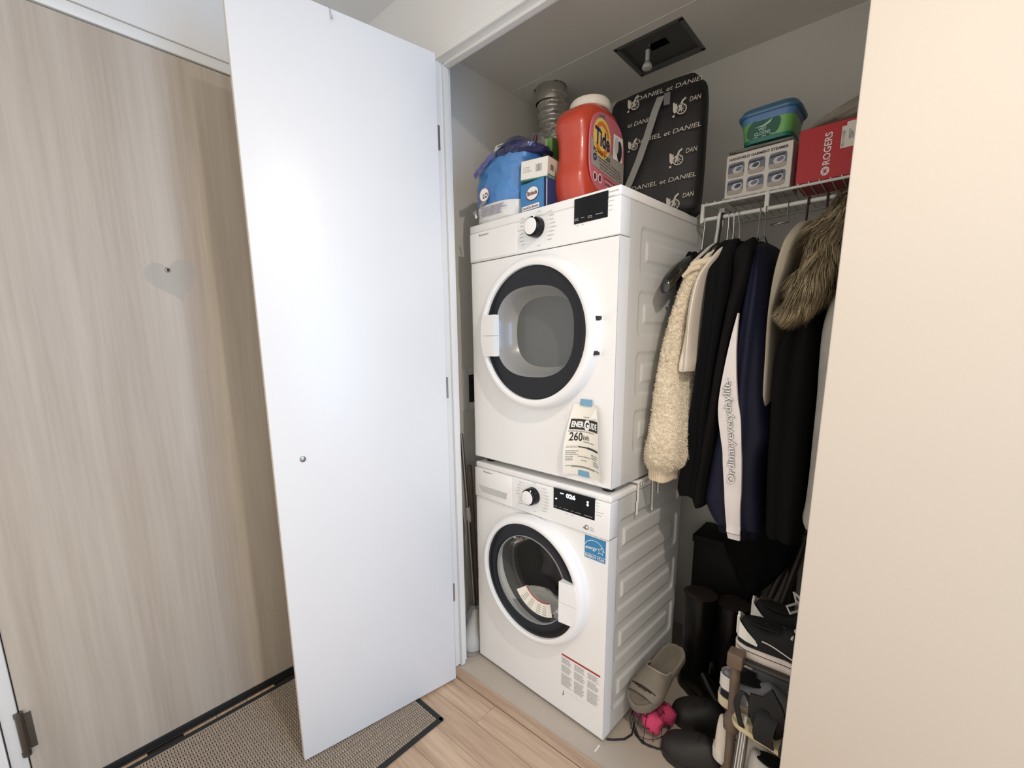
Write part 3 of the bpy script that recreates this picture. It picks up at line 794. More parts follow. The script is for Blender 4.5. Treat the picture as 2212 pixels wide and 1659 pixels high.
secs = [(1.893, .105, .262, .004, .16), (1.903, .096, .272, -.004, .16), (1.916, .098, .266, -.002, .15), (1.930, .104, .238, .008, .13), (1.944, .122, .212, .02, .12), (1.956, .150, .198, .03, .10)]
b = MB().loft([bagring(*s_, seed=5, wr=.012) for s_ in dens(secs, 4)])
O('rolled_top', b, M('bag_navy', (36, 38, 78), .25, var=.2, vscale=26, coat=.5), bag, label='dark navy rolled top')
b = MB().grid(lambda u_, v_: (.030 + .083 * u_ + .010 * v_, -.011 + .006 * u_ * u_ + .0012 * math.sin(22 * u_), 1.866 + .052 * u_ - .017 * v_), 16, 4)
O('seam_band', b, M('bag_purple', (92, 90, 140), .4, var=.2, vscale=40), bag, label='dull purple band across the top')
b = MB(); c0 = Vector((.078, -.0085, 1.793))
ell(b, c0, (1, 0, 0), (0, 0, 1), .024, .024, 28, 1); ell(b, c0 + Vector((0, -.0006, 0)), (1, 0, 0), (0, 0, 1), .020, .020, 28, 0)
ell(b, c0 + Vector((-.006, -.0004, -.026)), (1, 0, .3), (-.3, 0, 1), .017, .007, 20, 2)
text(b, 'LO', (.073, -.0098, 1.781), (1, 0, .12), (0, 0, 1), .015, .022, mi=3, offset=.03)
O('badge', b, [MAT['wprint'], M('badge_rose', (150, 104, 138), .5), MAT['grey'], MAT['dkprint']], bag, label='round white badge with a rose rim')
b = MB()
for i in range(6): bars(b, .060 + .004 * (i % 2), 1.753 - i * .0052, .12, .0052, 1, -.0100, 300 + i, .6)
poly(b, [(.022, -.0102, 1.748), (.038, -.0102, 1.722), (.046, -.0102, 1.728), (.040, -.0102, 1.752)], 1); poly(b, [(.036, -.0108, 1.744), (.046, -.0108, 1.726), (.036, -.0108, 1.725)], 2)
O('panel_print', b, [M('mauve_print', (140, 130, 146), .6), MAT['grey'], MAT['wprint']], bag)

def packet(name, loc, secs, mat, lab, cat, seed, wr=.010):
    t = thing(name, loc, 0, lab, cat)
    O('film', MB().loft([bagring(*s_, seed=seed, wr=wr) for s_ in dens(secs, 4)]), mat, t); return t
t = packet('snack_packet', (.10, .24, ZT), [(1.7065, .02, .15, .205, .30), (1.80, .002, .15, .20, .30), (1.90, -.012, .15, .17, .28), (1.965, -.014, .13, .135, .24), (1.992, .008, .118, .13, .22), (2.012, .042, .100, .135, .20)],
           M('packet_purple', (120, 96, 128), .3, var=.25, vscale=18, coat=.4), 'purple and white plastic packet peeking up behind the blue bag', 'packet', 9)
b = MB(); b.grid(lambda u_, v_: (.0 + .060 * u_ + .010 * v_, .1265 + .006 * (u_ - .5) ** 2, 1.984 - .003 * u_ + .017 * v_), 6, 3)
O('label_patch', b, MAT['wprint'], t, label='white lettered patch'); b = MB(); bars(b, .022, 1.996, .030, .006, 1, .125, 33, .6); O('patch_print', b, MAT['dkprint'], t)
b = MB(); b.grid(lambda u_, v_: (.062 + .042 * u_, .126 + .012 * u_, 1.978 + .024 * v_ + .006 * math.sin(9 * u_)), 6, 4)
O('brown_patch', b, M('packet_brown', (110, 84, 62), .5, var=.4, vscale=40), t, label='brown patch')
t = packet('clear_bag', (.20, .24, ZT), [(1.7065, .16, .25, .22, .33), (1.85, .15, .235, .20, .32), (1.93, .135, .23, .14, .28), (1.975, .135, .222, .12, .24), (2.0, .15, .19, .14, .2)],
           MAT['film'], 'clear crinkled plastic bag behind the white carton', 'bag', 15, .014)
b = MB(); b.tube([(.200, .108, 1.945), (.204, .106, 1.962), (.210, .108, 1.974)], [.005, .008, .003], 10); O('clip', b, M('maroon', (84, 44, 50), .4), t, label='maroon clip')
b = MB(); ringflat(b, (.208, .104, 1.928), (1, 0, 0), (0, 0, 1), .010, .012, .005, 20); O('clip_ring', b, MAT['wprint'], t)

# blue carton with an oval badge
def carton(name, lo, hi, mat, lab, cat, rz=0.0, bev=.0015, grp=None):
    c = Vector(((lo[0] + hi[0]) / 2, (lo[1] + hi[1]) / 2, lo[2])); t = thing(name, c, rz, lab, cat, grp)
    FR = Matrix.Translation(c) @ Matrix.Rotation(rz, 4, 'Z') @ Matrix.Translation(-c)
    O('box', MB().box(lo, hi, 0, bev, 1), mat, t, FR); return t, FR
t, FR = carton('blue_carton', (.218, .010, ZT), (.322, .075, 1.797), M('carton_blue', (64, 128, 182), .4, var=.05), 'blue cardboard carton with a white oval badge on the dryer top', 'carton', -.12)
b = MB(); ell(b, (.2725, .0088, 1.760), (1, 0, 0), (0, 0, 1), .0275, .0205, 36, 1); ell(b, (.2735, .0082, 1.761), (1, 0, 0), (0, 0, 1), .0255, .0185, 36, 0)
text(b, 'Bimbuda', (.2735, .0076, 1.756), (1, 0, 0), (0, 0, 1), .0125, .043, mi=1, align='c', offset=.03)
rect(b, (.226, .0084, 1.715), (1, 0, 0), (0, 0, 1), .078, .0135, 0); text(b, 'Care & Dry Booster', (.229, .0078, 1.7185), (1, 0, 0), (0, 0, 1), .007, .072, mi=1, offset=.02)
O('front_print', b, [MAT['wprint'], M('plum_print', (116, 52, 62), .6)], t, FR, label='white oval and plum lettering')
b = MB().box((.3222, .0095, ZT + .001), (.3228, .076, 1.7975)); b.box((.3226, .02, ZT + .001), (.3232, .023, 1.797), 1)
O('side_face', b, [M('carton_navy', (30, 52, 92), .45), MAT['wprint']], t, FR, label='dark navy side')
# white carton lying on it
t = thing('white_carton', (.272, .045, 1.798), 0, 'white carton with a barcode resting on the blue carton', 'carton')
FRc = Matrix.Translation((.272, .045, 1.798)) @ Matrix.Rotation(.10, 4, 'Z') @ Matrix.Rotation(.05, 4, 'Y')
O('box', MB().box((-.050, -.038, .004), (.048, .040, .060), 0, .002, 1), M('carton_white', (226, 222, 212), .5), t, FRc)
b = MB().box((-.050, -.0385, .0005), (.048, .0405, .0045)); b.box((.0478, -.036, .006), (.0487, .039, .012)); O('base_flap', b, M('teal_print', (58, 118, 104), .5), t, FRc, label='teal printed underside')
O('side_face', MB().box((.0481, -.0375, .0045), (.0486, .0395, .0595)), M('carton_kraft', (196, 180, 156), .6), t, FRc, label='beige end face')
b = MB(); rn = random.Random(4)
for k in range(9): rect(b, (.006 + k * .0026, -.0387, .022), (1, 0, 0), (0, 0, 1), rn.choice((.0008, .0014, .0018)), .021)
for i in range(3): bars(b, -.040, .040 - i * .006, .03, .005, 1, -.0387, 50 + i, .5, 1)
for k in range(7): b.add([(.0490, -.022 + k * .0028, .024), (.0490, -.022 + k * .0028 + .0016, .024), (.0490, -.022 + k * .0028 + .0016, .040), (.0490, -.022 + k * .0028, .040)], [(0, 1, 2, 3)], 2)
poly(b, [(.0491, .004, .008), (.0491, .012, .008), (.0491, .008, .042)], 3)
O('barcode', b, [MAT['grey'], MAT['lgrey'], MAT['dkprint'], M('olive_print', (92, 108, 84), .6)], t, FRc)
# green slim carton standing behind
t, FR = carton('green_carton', (.236, .120, ZT), (.262, .215, 1.957), M('carton_green', (112, 160, 84), .45, var=.08, vscale=20), 'slim green carton standing upright left of the orange detergent tub', 'carton', .05)
O('edge', MB().box((.2358, .1196, ZT + .001), (.2395, .1204, 1.956)), M('pale_green', (176, 196, 150), .5), t, FR, label='pale green edge')

# silver flexible duct going up through the closet ceiling
rings_ = []; N = 150
for i in range(N + 1):
    s_ = i / N; z = ZT + .012 + (2.385 - ZT - .012) * s_
    cx_ = .004 - .016 * s_ + .045 * math.sin(PI * s_) * (1 - s_); cy_ = .500 - .01 * s_
    r = .0565 + .0060 * math.sin(2 * PI * s_ * 19) + .0015 * nz((s_ * 9, 0, 0), 6)
    if s_ > .86: r = .060
    rings_.append([Vector((cx_ + (r + .0035 * nz((math.cos(2 * PI * k / 48) * 3, math.sin(2 * PI * k / 48) * 3, s_ * 34), 1.4)) * math.cos(2 * PI * k / 48), cy_ + (r + .0035 * nz((math.cos(2 * PI * k / 48) * 3, math.sin(2 * PI * k / 48) * 3, s_ * 34), 1.4)) * math.sin(2 * PI * k / 48), z)) for k in range(48)])
duct = thing('vent_duct', (.0, .5, ZT), 0, 'silver foil flexible vent duct rising from the dryer top into the ceiling', 'duct')
O('hose', MB().loft(rings_, 0, True), M('foil', (214, 210, 202), .36, metal=.85, bump=.5, bscale=60), duct)
O('tape_collar', MB().lathe([(.061, 2.262), (.0625, 2.264), (.0625, 2.318), (.061, 2.32)], (-.010, .4905, 0), 48), M('foil_tape', (196, 192, 184), .4, metal=.85, bump=.4, bscale=40), duct, label='smooth foil tape collar')

# orange detergent tub (label faces right)
tub = thing('detergent_tub', (.365, .175, ZT), 0, 'orange detergent tub with a white screw lid, reading Tide', 'tub')
def tubring(z, hx_, hy_, dx=0, dy=0, p=3.2, n=64): return sring((.367 + dx, .172 + dy, z), hx_, hy_, n, p)
prof = [(1.706, .050, .095), (1.712, .060, .108), (1.735, .068, .118), (1.77, .073, .125), (1.80, .073, .126), (1.815, .066, .122), (1.835, .060, .118), (1.87, .058, .117), (1.905, .060, .118), (1.925, .066, .121), (1.945, .071, .123), (1.960, .073, .119), (1.976, .071, .111), (1.990, .066, .097), (2.000, .060, .080), (2.006, .055, .064)]
dense = []
for (a_, c_) in zip(prof, prof[1:]):
    for k in range(3): dense.append(tuple(a_[i] + (c_[i] - a_[i]) * k / 3 for i in range(3)))
dense.append(prof[-1])
orange = M('tub_orange', (186, 66, 44), .32, var=.05, vscale=6, coat=.25, spec=.5)
b = MB()
rs = []
for z, hx_, hy_ in dense:
    r = []
    for v in tubring(z, hx_, hy_):
        # waist only bites into the left/front grip, the label side stays flat
        if v.x > .367: v = Vector((.367 + (v.x - .367) * (.066 / hx_ if 1.74 < z < 1.985 else 1.0), v.y, v.z))
        r.append(v)
    rs.append(r)
b.loft(rs); O('body', b, orange, tub)
b = MB().loft([tubring(z, hx_, hy_, .003, 0, 2.0) for z, hx_, hy_ in ((2.004, .060, .061), (2.007, .063, .064), (2.022, .063, .064), (2.024, .061, .062), (2.029, .061, .062), (2.034, .057, .058), (2.035, .02, .03))])
O('lid', b, M('lid_white', (222, 214, 200), .4), tub, label='cream white screw lid')
xl = .4335
def lab(y, z): return (xl + .0012, y, z)
b = MB()
outl = []
for k in range(48):
    t_ = 2 * PI * k / 48; c, s_ = math.cos(t_), math.sin(t_); q = (abs(c) ** 3 + abs(s_) ** 3) ** (-1 / 3); outl.append((.176 + .106 * q * c, 1.868 + .112 * q * s_))
b.prism([(xl - .003, y, z) for y, z in outl], (.004, 0, 0))
lb = O('label', b, M('label_pink', (206, 112, 126), .35, var=.08, vscale=12), tub, label='pink and grey label')
b = MB(); xx = xl + .0018
poly(b, [(xx, y, z) for y, z in ((.072, 1.893), (.281, 1.868), (.281, 1.800), (.078, 1.822))], 0)
poly(b, [(xx + .0004, y, z) for y, z in ((.118, 1.965), (.150, 1.975), (.170, 1.935), (.150, 1.925))], 6)
ell(b, (xx + .0008, .138, 1.905), (0, 1, 0), (0, 0, 1), .053, .056, 40, 1); ringflat(b, (xx + .0012, .138, 1.905), (0, 1, 0), (0, 0, 1), .043, .046, .012, 40, 2)
rect(b, (xx + .0014, .092, 1.888), (0, 1, -.10), (0, 0, 1), .092, .034, 1)
text(b, 'Tide', (xx + .0020, .094, 1.888), (0, 1, -.10), (0, 0, 1), .042, .090, mi=3, offset=.035)
rect(b, (xx + .0012, .206, 1.868), (0, 1, 0), (0, 0, 1), .062, .072, 4); ell(b, (xx + .0016, .246, 1.898), (0, 1, 0), (0, 0, 1), .017, .030, 24, 5); ell(b, (xx + .002, .226, 1.910), (0, 1, 0), (0, 0, 1), .013, .024, 24, 7)
text(b, 'POWER PODS', (xx + .0012, .090, 1.862), (0, 1, -.12), (0, 0, 1), .011, .100, mi=5, offset=.02); ringflat(b, (xx + .0012, .098, 1.846), (0, 1, 0), (0, 0, 1), .010, .010, .005, 20, 3)
for i in range(4):
    rn = random.Random(i); y = .118 + i * .004
    for k in range(7): rect(b, (xx + .0012, y + k * .020, 1.850 - i * .009 - k * .0022), (0, 1, -.12), (0, 0, 1), .012 + .006 * rn.random(), .0034, 6)
for i, y in enumerate((.100, .130)): ringflat(b, (xx + .0012, y, 1.792), (0, 1, 0), (0, 0, 1), .0125, .0135, .003, 20, 4); rect(b, (xx + .0013, y - .003, 1.785), (0, 1, 0), (0, 0, 1), .006, .014, 5)
for i in range(5): rect(b, (xx + .0012, .155 + .004 * i, 1.800 - i * .008), (0, 1, -.1), (0, 0, 1), .075 - .006 * i, .0018, 4 if i % 2 else 5)
O('label_print', b, [M('label_grey', (168, 160, 150), .4), M('label_yellow', (238, 208, 110), .4), M('label_orange', (226, 126, 54), .4), M('label_navy', (40, 34, 92), .4), MAT['wprint'], M('label_dark', (44, 38, 44), .5), M('label_mid', (120, 108, 112), .5), M('label_pale', (206, 204, 206), .5)], lb, label='yellow and orange roundel with navy lettering')

# black printed bag with a grey strap
bagang = math.radians(14)
bc = Vector((.4935, .3935, ZT)); dbag = thing('tote_bag', bc, bagang, 'black bag printed Daniel et Daniel, standing on the dryer behind the detergent tub', 'bag')
FB = Matrix.Translation(bc) @ Matrix.Rotation(bagang, 4, 'Z')
secs = [(.002, .132, .055, 0, 6), (.012, .145, .064, 0, 5.5), (.06, .149, .068, 0, 5), (.15, .151, .070, 0, 5), (.28, .151, .068, .004, 5), (.345, .150, .064, .010, 5), (.375, .147, .058, .016, 5), (.390, .141, .052, .020, 4.5), (.397, .130, .042, .022, 4)]
rs = []
for i, (z, hx_, hy_, dy, p) in enumerate(dens(secs, 4)):
    r = []
    for v in sring((0, dy, z), hx_, hy_, 64, p):
        k = .0035 * nz(v, 11, 4) + .0015 * nz(v, 30, 6); lift = .030 * max(0, (z - .30) / .1) * max(0, .45 + .55 * v.x / .13) * (1 if v.x < .105 else max(0, 1 - (v.x - .105) / .03))
        r.append(Vector((v.x, v.y + k, v.z + lift * .9)))
    rs.append(r)
b = MB().loft(rs)
fabric = M('bag_black', (19, 17, 18), .6, var=.2, vscale=60, bump=.15, bscale=300, sheen=.0)
O('body', b, fabric, dbag, FB)
b = MB(); xs = Matrix.Identity(4)
def bag_pt(x, z): return (x, -.0735 + .010 * max(0, (z - .28) / .12), z)
def face_text(txt, x, z, h, w, **kw):
    t0 = MB(); text(t0, txt, (x, 0, z), (1, 0, 0), (0, 0, 1), h, w, **kw)
    b.add([(v.x, bag_pt(v.x, v.z)[1] - .0005, v.z + .014 * (v.x + .1) / .2) for v in t0.v], t0.f)
def emblem(x, z, s_=1.0):
    """small carriage emblem: wheel, spokes, body, whip and a pad"""
    def a2(pts): b.add([(x + p[0] * s_, bag_pt(0, z + p[1] * s_)[1] - .0005, z + p[1] * s_) for p in pts], [tuple(range(len(pts)))])
    n = 20; cx_, cz_, R = .008, -.006, .0155
    for k in range(n):
        t0, t1 = 2 * PI * k / n, 2 * PI * (k + 1) / n
        a2([(cx_ + R * math.cos(t0), cz_ + R * math.sin(t0)), (cx_ + (R - .003) * math.cos(t0), cz_ + (R - .003) * math.sin(t0)), (cx_ + (R - .003) * math.cos(t1), cz_ + (R - .003) * math.sin(t1)), (cx_ + R * math.cos(t1), cz_ + R * math.sin(t1))])
    for k in range(4):
        t0 = PI * k / 4; dx, dz = math.cos(t0), math.sin(t0)
        a2([(cx_ - dx * R - dz * .0007, cz_ - dz * R + dx * .0007), (cx_ + dx * R - dz * .0007, cz_ + dz * R + dx * .0007), (cx_ + dx * R + dz * .0007, cz_ + dz * R - dx * .0007), (cx_ - dx * R + dz * .0007, cz_ - dz * R - dx * .0007)])
    a2([(-.018, .016), (-.014, .018), (-.010, .011), (-.006, .014), (-.004, -.010), (-.012, -.016), (-.017, -.006)])
    a2([(-.002, -.012), (.008, -.006), (.010, .006), (.012, .016), (.020, .022), (.018, .027), (.008, .020), (.002, .006)])
    a2([(-.018, -.026), (-.012, -.026), (-.010, -.020), (-.016, -.019)])
bpm = M('bag_print', (186, 180, 170), .6)
def row(fn, nm, *a_, **k_):
    global b
    b = MB(); fn(*a_, **k_); O(nm, b, bpm, dbag, FB)
WX = -.030
for z_, kind_ in ((.352, 0), (.222, 0), (.082, 0)): row(face_text, 'lettering', 'DANIEL et DANIEL', -.083 + .028 + (-.006 if z_ < .1 else 0), z_, .0130, .196, shear=.15)
row(face_text, 'lettering', 'et DANIEL', -.080, .278, .0130, .082, shear=.15)
for x, z_ in ((.074, .300), (.072, .155), (.070, .026)): row(face_text, 'lettering', 'DAN', x + .030, z_, .0135, .032, shear=.15)
for x, z_, q in ((-.068, .350, .9), (.074, .305, 1), (-.063, .225, .75), (.072, .160, 1), (.069, .030, 1)): row(emblem, 'emblem', x, z_, q)
b = MB(); pts = [(.020, -.076, .348), (.006, -.082, .31), (-.014, -.088, .24), (-.036, -.094, .17), (-.058, -.104, .11), (-.074, -.116, .065), (-.070, -.112, .05)]
for (a_, c_) in zip(pts, pts[1:]):
    b.add([(a_[0] - .011, a_[1], a_[2]), (a_[0] + .011, a_[1], a_[2]), (c_[0] + .011, c_[1], c_[2]), (c_[0] - .011, c_[1], c_[2])], [(0, 1, 2, 3)])
    b.add([(a_[0] - .011, a_[1] + .0016, a_[2]), (a_[0] + .011, a_[1] + .0016, a_[2]), (c_[0] + .011, c_[1] + .0016, c_[2]), (c_[0] - .011, c_[1] + .0016, c_[2])], [(0, 1, 2, 3)])
O('strap', b, M('strap_grey', (132, 132, 128), .6, bump=.2, bscale=400), dbag, FB, label='flat grey webbing strap')
b = MB().box((.030, -.080, .318), (.048, -.076, .352)); O('strap_end', b, M('strap_dark', (98, 96, 98), .6), dbag, FB)

# recessed ceiling panel, sprinkler
acc = thing('ceiling_panel', (.4165, .5565, ZC), 0, 'dark grey recessed access panel in the closet ceiling', 'panel')
b = MB()
for lo, hi in (((px0 - .006, py0 - .006), (px1 + .006, py0 + .008)), ((px0 - .006, py1 - .008), (px1 + .006, py1 + .006)), ((px0 - .006, py0), (px0 + .008, py1)), ((px1 - .008, py0), (px1 + .006, py1))):
    b.box((lo[0], lo[1], ZC - .002), (hi[0], hi[1], ZC + .012))
O('frame', b, M('panel_frame', (92, 92, 88), .5), acc)
b = MB()
for lo, hi in (((px0, py0), (.385, py1)), ((.450, py0), (px1, py1)), ((.385, py0), (.450, .522)), ((.385, .570), (.450, py1))): b.box((lo[0], lo[1], ZC + .010), (hi[0], hi[1], ZC + .014))
O('plate', b, M('panel_plate', (74, 75, 72), .55, var=.1, vscale=12), acc, label='dark grey plate with a square hole')
O('hole_shade', MB().box((.385, .522, ZC + .05), (.45, .57, ZC + .055)), MAT['gapdark'], acc)  # black plate painting the shade inside the square hole
sp = thing('sprinkler', (.376, .548, 2.275), 0, 'small white fire sprinkler head below the dark ceiling panel', 'sprinkler')
O('stem', MB().tube([(.376, .548, 2.36), (.376, .548, 2.295)], .0075, 14), MAT['trim'], sp)
O('deflector', MB().lathe([(.0005, 2.270), (.016, 2.272), (.018, 2.277), (.016, 2.284), (.008, 2.296), (.0005, 2.298)], (.376, .548, 0), 20), MAT['trim'], sp)

# mop poles between washer and wall
mop = thing('mop', (-.035, .05, 0), 0, 'steel-handled mop standing in the gap left of the washer', 'mop')
O('pole', MB().tube([(-.068, -.010, .95), (-.068, .018, .58)], .0075, 14).tube([(-.068, .016, .60), (-.0655, .040, .13)], .0095, 14), MAT['steel'], mop)
O('collar', MB().tube([(-.068, .014, .64), (-.068, .0175, .60), (-.068, .0195, .575)], [.0105, .0125, .0105], 14), M('collar_grey', (150, 146, 140), .4), mop, label='grey plastic twist collar')
b = MB().loft([sring((-.06, .045, z), rx, ry, 24, 2.6) for z, rx, ry in ((.012, .048, .075), (.03, .050, .085), (.06, .046, .080), (.10, .030, .05), (.14, .018, .022), (.175, .014, .014))])
O('head', b, M('mop_white', (206, 204, 198), .55, bump=.2, bscale=60), mop, label='white plastic mop head')
mop2 = thing('broom', (-.1, .08, 0), 0, 'brown-handled broom with a dark brush behind the mop', 'broom')
O('handle', MB().tube([(-.098, .06, .80), (-.090, .085, .10)], .010, 14), M('broom_brown', (112, 96, 82), .5), mop2)
O('brush', MB().box((-.130, .045, .0), (-.055, .14, .055), 0, .006).box((-.125, .05, .055), (-.06, .135, .10), 1, .01), [MAT['blackrubber'], MAT['trim']], mop2, label='dark bristle brush')
O('clear_wrap', MB().loft([sring((-.06, .035, z), rx, ry, 24, 2.4) for z, rx, ry in ((.006, .056, .09), (.08, .052, .088), (.15, .03, .05), (.20, .016, .022))], 0, False), MAT['film'], mop, label='clear plastic wrap over the mop head')

# ================================================================= SHELF AND WHAT STANDS ON IT
SY = 0.440; SZ = 1.733
shelf = thing('wire_shelf', (1.19, .6, 1.68), 0, 'white wire closet shelf with a hanging rod, right of the dryer', 'shelf')
O('front_rail', MB().tube([(.640, SY, SZ), (1.745, SY, SZ)], .0042, 10), MAT['trim'], shelf)
O('hanger_rod', MB().tube([(.646, SY, 1.688), (1.745, SY, 1.688)], .0062, 12), MAT['trim'], shelf)
O('lower_rail', MB().tube([(.70, SY + .03, 1.697), (1.745, SY + .03, 1.697)], .0035, 8), MAT['darksteel'], shelf)
O('back_rail', MB().tube([(.640, YB - .012, SZ), (1.745, YB - .012, SZ)], .0042, 10), MAT['trim'], shelf)
for x in (.6405, .826):
    w_ = .0055 if x < .7 else .0065
    O('end_cap' if x < .7 else 'rod_bracket', MB().box((x - w_, SY - .006, 1.678), (x + w_, SY + .008, 1.738), 0, .003, 2), MAT['trim'], shelf)
b = MB()
for k in range(44): b.tube([(.652 + .025 * k, SY - .004, SZ + .0055), (.652 + .025 * k, YB - .01, SZ + .0055)], .0018, 6)
O('wires', b, MAT['trim'], shelf, kind='stuff')
b = MB().box((.672, .50, 1.672), (.690, .508, 1.730), 0, .002); b.tube([(.681, .4985, 1.71), (.681, .501, 1.71)], .0035, 10, 1); b.tube([(.681, .505, 1.725), (.68, .60, 1.71), (.675, .765, 1.60)], .005, 8)
O('support_bracket', b, [MAT['trim'], MAT['blackrubber']], shelf)
ZS = SZ + .0075
# steamer carton
def box_thing(name, lo, hi, mat, lab, cat): return carton(name, lo, hi, mat, lab, cat)[0]
st = box_thing('steamer_carton', (.701, .449, ZS), (.879, .560, 1.868), M('steamer_white', (222, 216, 206), .5), 'white carton lettered HANDHELD GARMENT STEAMER on the wire shelf', 'carton')
b = MB(); Y = .4484
text(b, 'HANDHELD GARMENT STEAMER', (.7095, Y, 1.851), (1, 0, 0), (0, 0, 1), .0068, .158, offset=.035)
O('heading', b, MAT['dkprint'], st, label='black heading capitals')
b = MB()
cols = (.7075, .7635, .8195); rowsz = (1.800, 1.7505)
rn = random.Random(2)
for ci, x in enumerate(cols):
    for ri, z in enumerate(rowsz):
        w_, h_ = .046, .043
        rp = []
        for k in range(24):
            t_ = 2 * PI * k / 24; c, s_ = math.cos(t_), math.sin(t_); q = (abs(c) ** 7 + abs(s_) ** 7) ** (-1 / 7); rp.append((x + w_ / 2 + w_ / 2 * q * c, Y - .0002, z + h_ / 2 + h_ / 2 * q * s_))
        poly(b, rp, 0); rect(b, (x + .001, Y - .0004, z + .001), (1, 0, 0), (0, 0, 1), w_ - .002, .013, 1)
        cx_, cz_ = x + w_ * (.5 + .12 * rn.uniform(-1, 1)), z + h_ * .52
        ell(b, (cx_, Y - .0006, cz_), (1, 0, .2), (-.2, 0, 1), .015, .011, 20, 2); ell(b, (cx_ + .003, Y - .0008, cz_ + .001), (1, 0, .3), (-.3, 0, 1), .009, .0055, 18, 3 if (ci + ri) % 2 else 0)
        rect(b, (x + .003, Y - .0006, z + .030), (1, 0, .08), (0, 0, 1), .038, .006, 3)
O('picture', b, [M('pic_blue', (112, 118, 134), .5), M('pic_tan', (176, 166, 152), .5), M('pic_pale', (206, 204, 204), .5), M('pic_dark', (64, 66, 80), .5)], st, label='six small rounded pictures')
pk = thing('foil_packet', (.79, .50, 1.869), 0, 'flat silver grey folded packet lying on the steamer carton', 'packet')
O('film', MB().loft([[Vector((x, .452 + .055 + .053 * c, 1.8785 + .0088 * s_ * (1 if .72 < x < .86 else .6) + .002 * nz((x, c, s_), 30))) for c, s_ in [(math.cos(2 * PI * k / 20), math.sin(2 * PI * k / 20)) for k in range(20)]] for x in [.704 + .17 * i / 24 for i in range(25)]]), M('silver_film', (158, 158, 152), .3, metal=.3, bump=.2), pk)
# green tub of cloths with a blue lid
tb = thing('wipes_tub', (.805, .52, 1.889), 0, 'green plastic tub with a blue lid, reading wet cloths, on top of the steamer carton', 'tub')
cx_, cy_ = .803, .525
def tr(z, hx_, hy_, p=5): return sring((cx_, cy_, z), hx_, hy_, 56, p)
O('body', MB().loft([tr(1.8895, .062, .062), tr(1.892, .065, .065), tr(1.962, .074, .074), tr(1.966, .074, .074)]), M('tub_green', (112, 176, 96), .35, var=.12, vscale=16, coat=.2), tb)
O('base_band', MB().loft([tr(1.8893, .0655, .0655), tr(1.900, .0672, .0672)]), M('tub_teal', (46, 118, 104), .4), tb, label='teal band at the foot')
O('upper_band', MB().loft([tr(1.945, .0728, .0728), tr(1.9635, .0750, .0750)]), M('tub_blue', (92, 132, 176), .4, var=.1), tb, label='pale blue band')
O('lid', MB().loft([tr(1.9625, .0805, .0805), tr(1.9655, .083, .083), tr(1.969, .083, .083), tr(1.972, .078, .078), tr(1.983, .074, .074), tr(1.986, .069, .069)]), M('lid_blue', (66, 116, 152), .3, coat=.3), tb, label='translucent blue lid')
b = MB()
def tubf(x, z): return (x, cy_ - .0652 - (z - 1.892) * .1286 - .0006, z)
pp = []
for k in range(40):
    t_ = 2 * PI * k / 40; c, s_ = math.cos(t_), math.sin(t_); q = (abs(c) ** 3 + abs(s_) ** 3) ** (-1 / 3); pp.append(tubf(cx_ - .008 + .043 * q * c + .006 * s_, 1.924 + .026 * q * s_))
poly(b, pp, 0)
def ttext(txt, x, z, h, w, mi, dy):
    t0 = MB(); text(t0, txt, (x, 0, z), (1, 0, 0), (0, 0, 1), h, w, offset=.03, align='c'); b.add([(v.x, tubf(v.x, v.z)[1] - dy, v.z) for v in t0.v], t0.f, mi)
ttext('WET', cx_ - .010, 1.918, .0075, .022, 1, .0006); ttext('CLOTHS', cx_ - .010, 1.907, .0085, .042, 1, .0006)
poly(b, [(p[0], p[1] - .0006, p[2]) for p in (tubf(cx_ - .032, 1.929), tubf(cx_ - .008, 1.932), tubf(cx_ + .016, 1.944), tubf(cx_ + .010, 1.934), tubf(cx_ - .006, 1.927))], 1)
for i in range(3): rect(b, tuple(Vector(tubf(cx_ - .034 + .004 * i, 1.902 - .0001)) + Vector((i * .018, -.0006, 0))), (1, 0, 0), (0, 0, 1), .012, .002, 1)
O('label', b, [M('tub_label', (24, 88, 68), .45), M('tub_print', (170, 206, 186), .5)], tb, label='dark green label')
# red carton
rd = box_thing('red_carton', (.892, .449, ZS), (1.035, .60, 1.884), M('carton_red', (190, 40, 46), .5, var=.03), 'red carton reading ROGERS on the wire shelf beside the right-hand wall', 'carton')
b = MB(); Y = .4483
text(b, 'ROGERS', (.9695, Y, 1.7785), (0, 0, 1), (-1, 0, 0), .0165, .083, offset=.015)
ringflat(b, (.9610, Y, 1.7625), (1, 0, 0), (0, 0, 1), .0098, .0115, .0032, 28)
poly(b, [(.9535, Y - .0002, 1.7625), (.961, Y - .0002, 1.7715), (.9685, Y - .0002, 1.7625), (.961, Y - .0002, 1.7535)], 1); poly(b, [(.9562, Y - .0004, 1.7625), (.961, Y - .0004, 1.7685), (.9658, Y - .0004, 1.7625), (.961, Y - .0004, 1.7565)], 2)
O('lettering', b, [MAT['wprint'], MAT['wprint'], M('carton_red2', (190, 40, 46), .5)], rd, label='white lettering reading upward')
b = MB(); rect(b, (.990, Y, 1.812), (1, 0, 0), (0, 0, 1), .030, .055); rect(b, (1.000, Y - .0002, 1.822), (1, 0, 0), (0, 0, 1), .028, .054); O('shipping_label', b, MAT['paper'], rd, label='white pasted label')
b = MB(); rn = random.Random(8)
for k in range(16): rect(b, (.9915, Y - .0004, 1.815 + k * .0026), (1, 0, 0), (0, 0, 1), .0065, rn.choice((.0008, .0014)))
for k in range(4): rect(b, (1.0065 + k * .003, Y - .0004, 1.832), (1, 0, 0), (0, 0, 1), .0016, .026 - .004 * k)
O('barcode', b, MAT['grey'], rd)
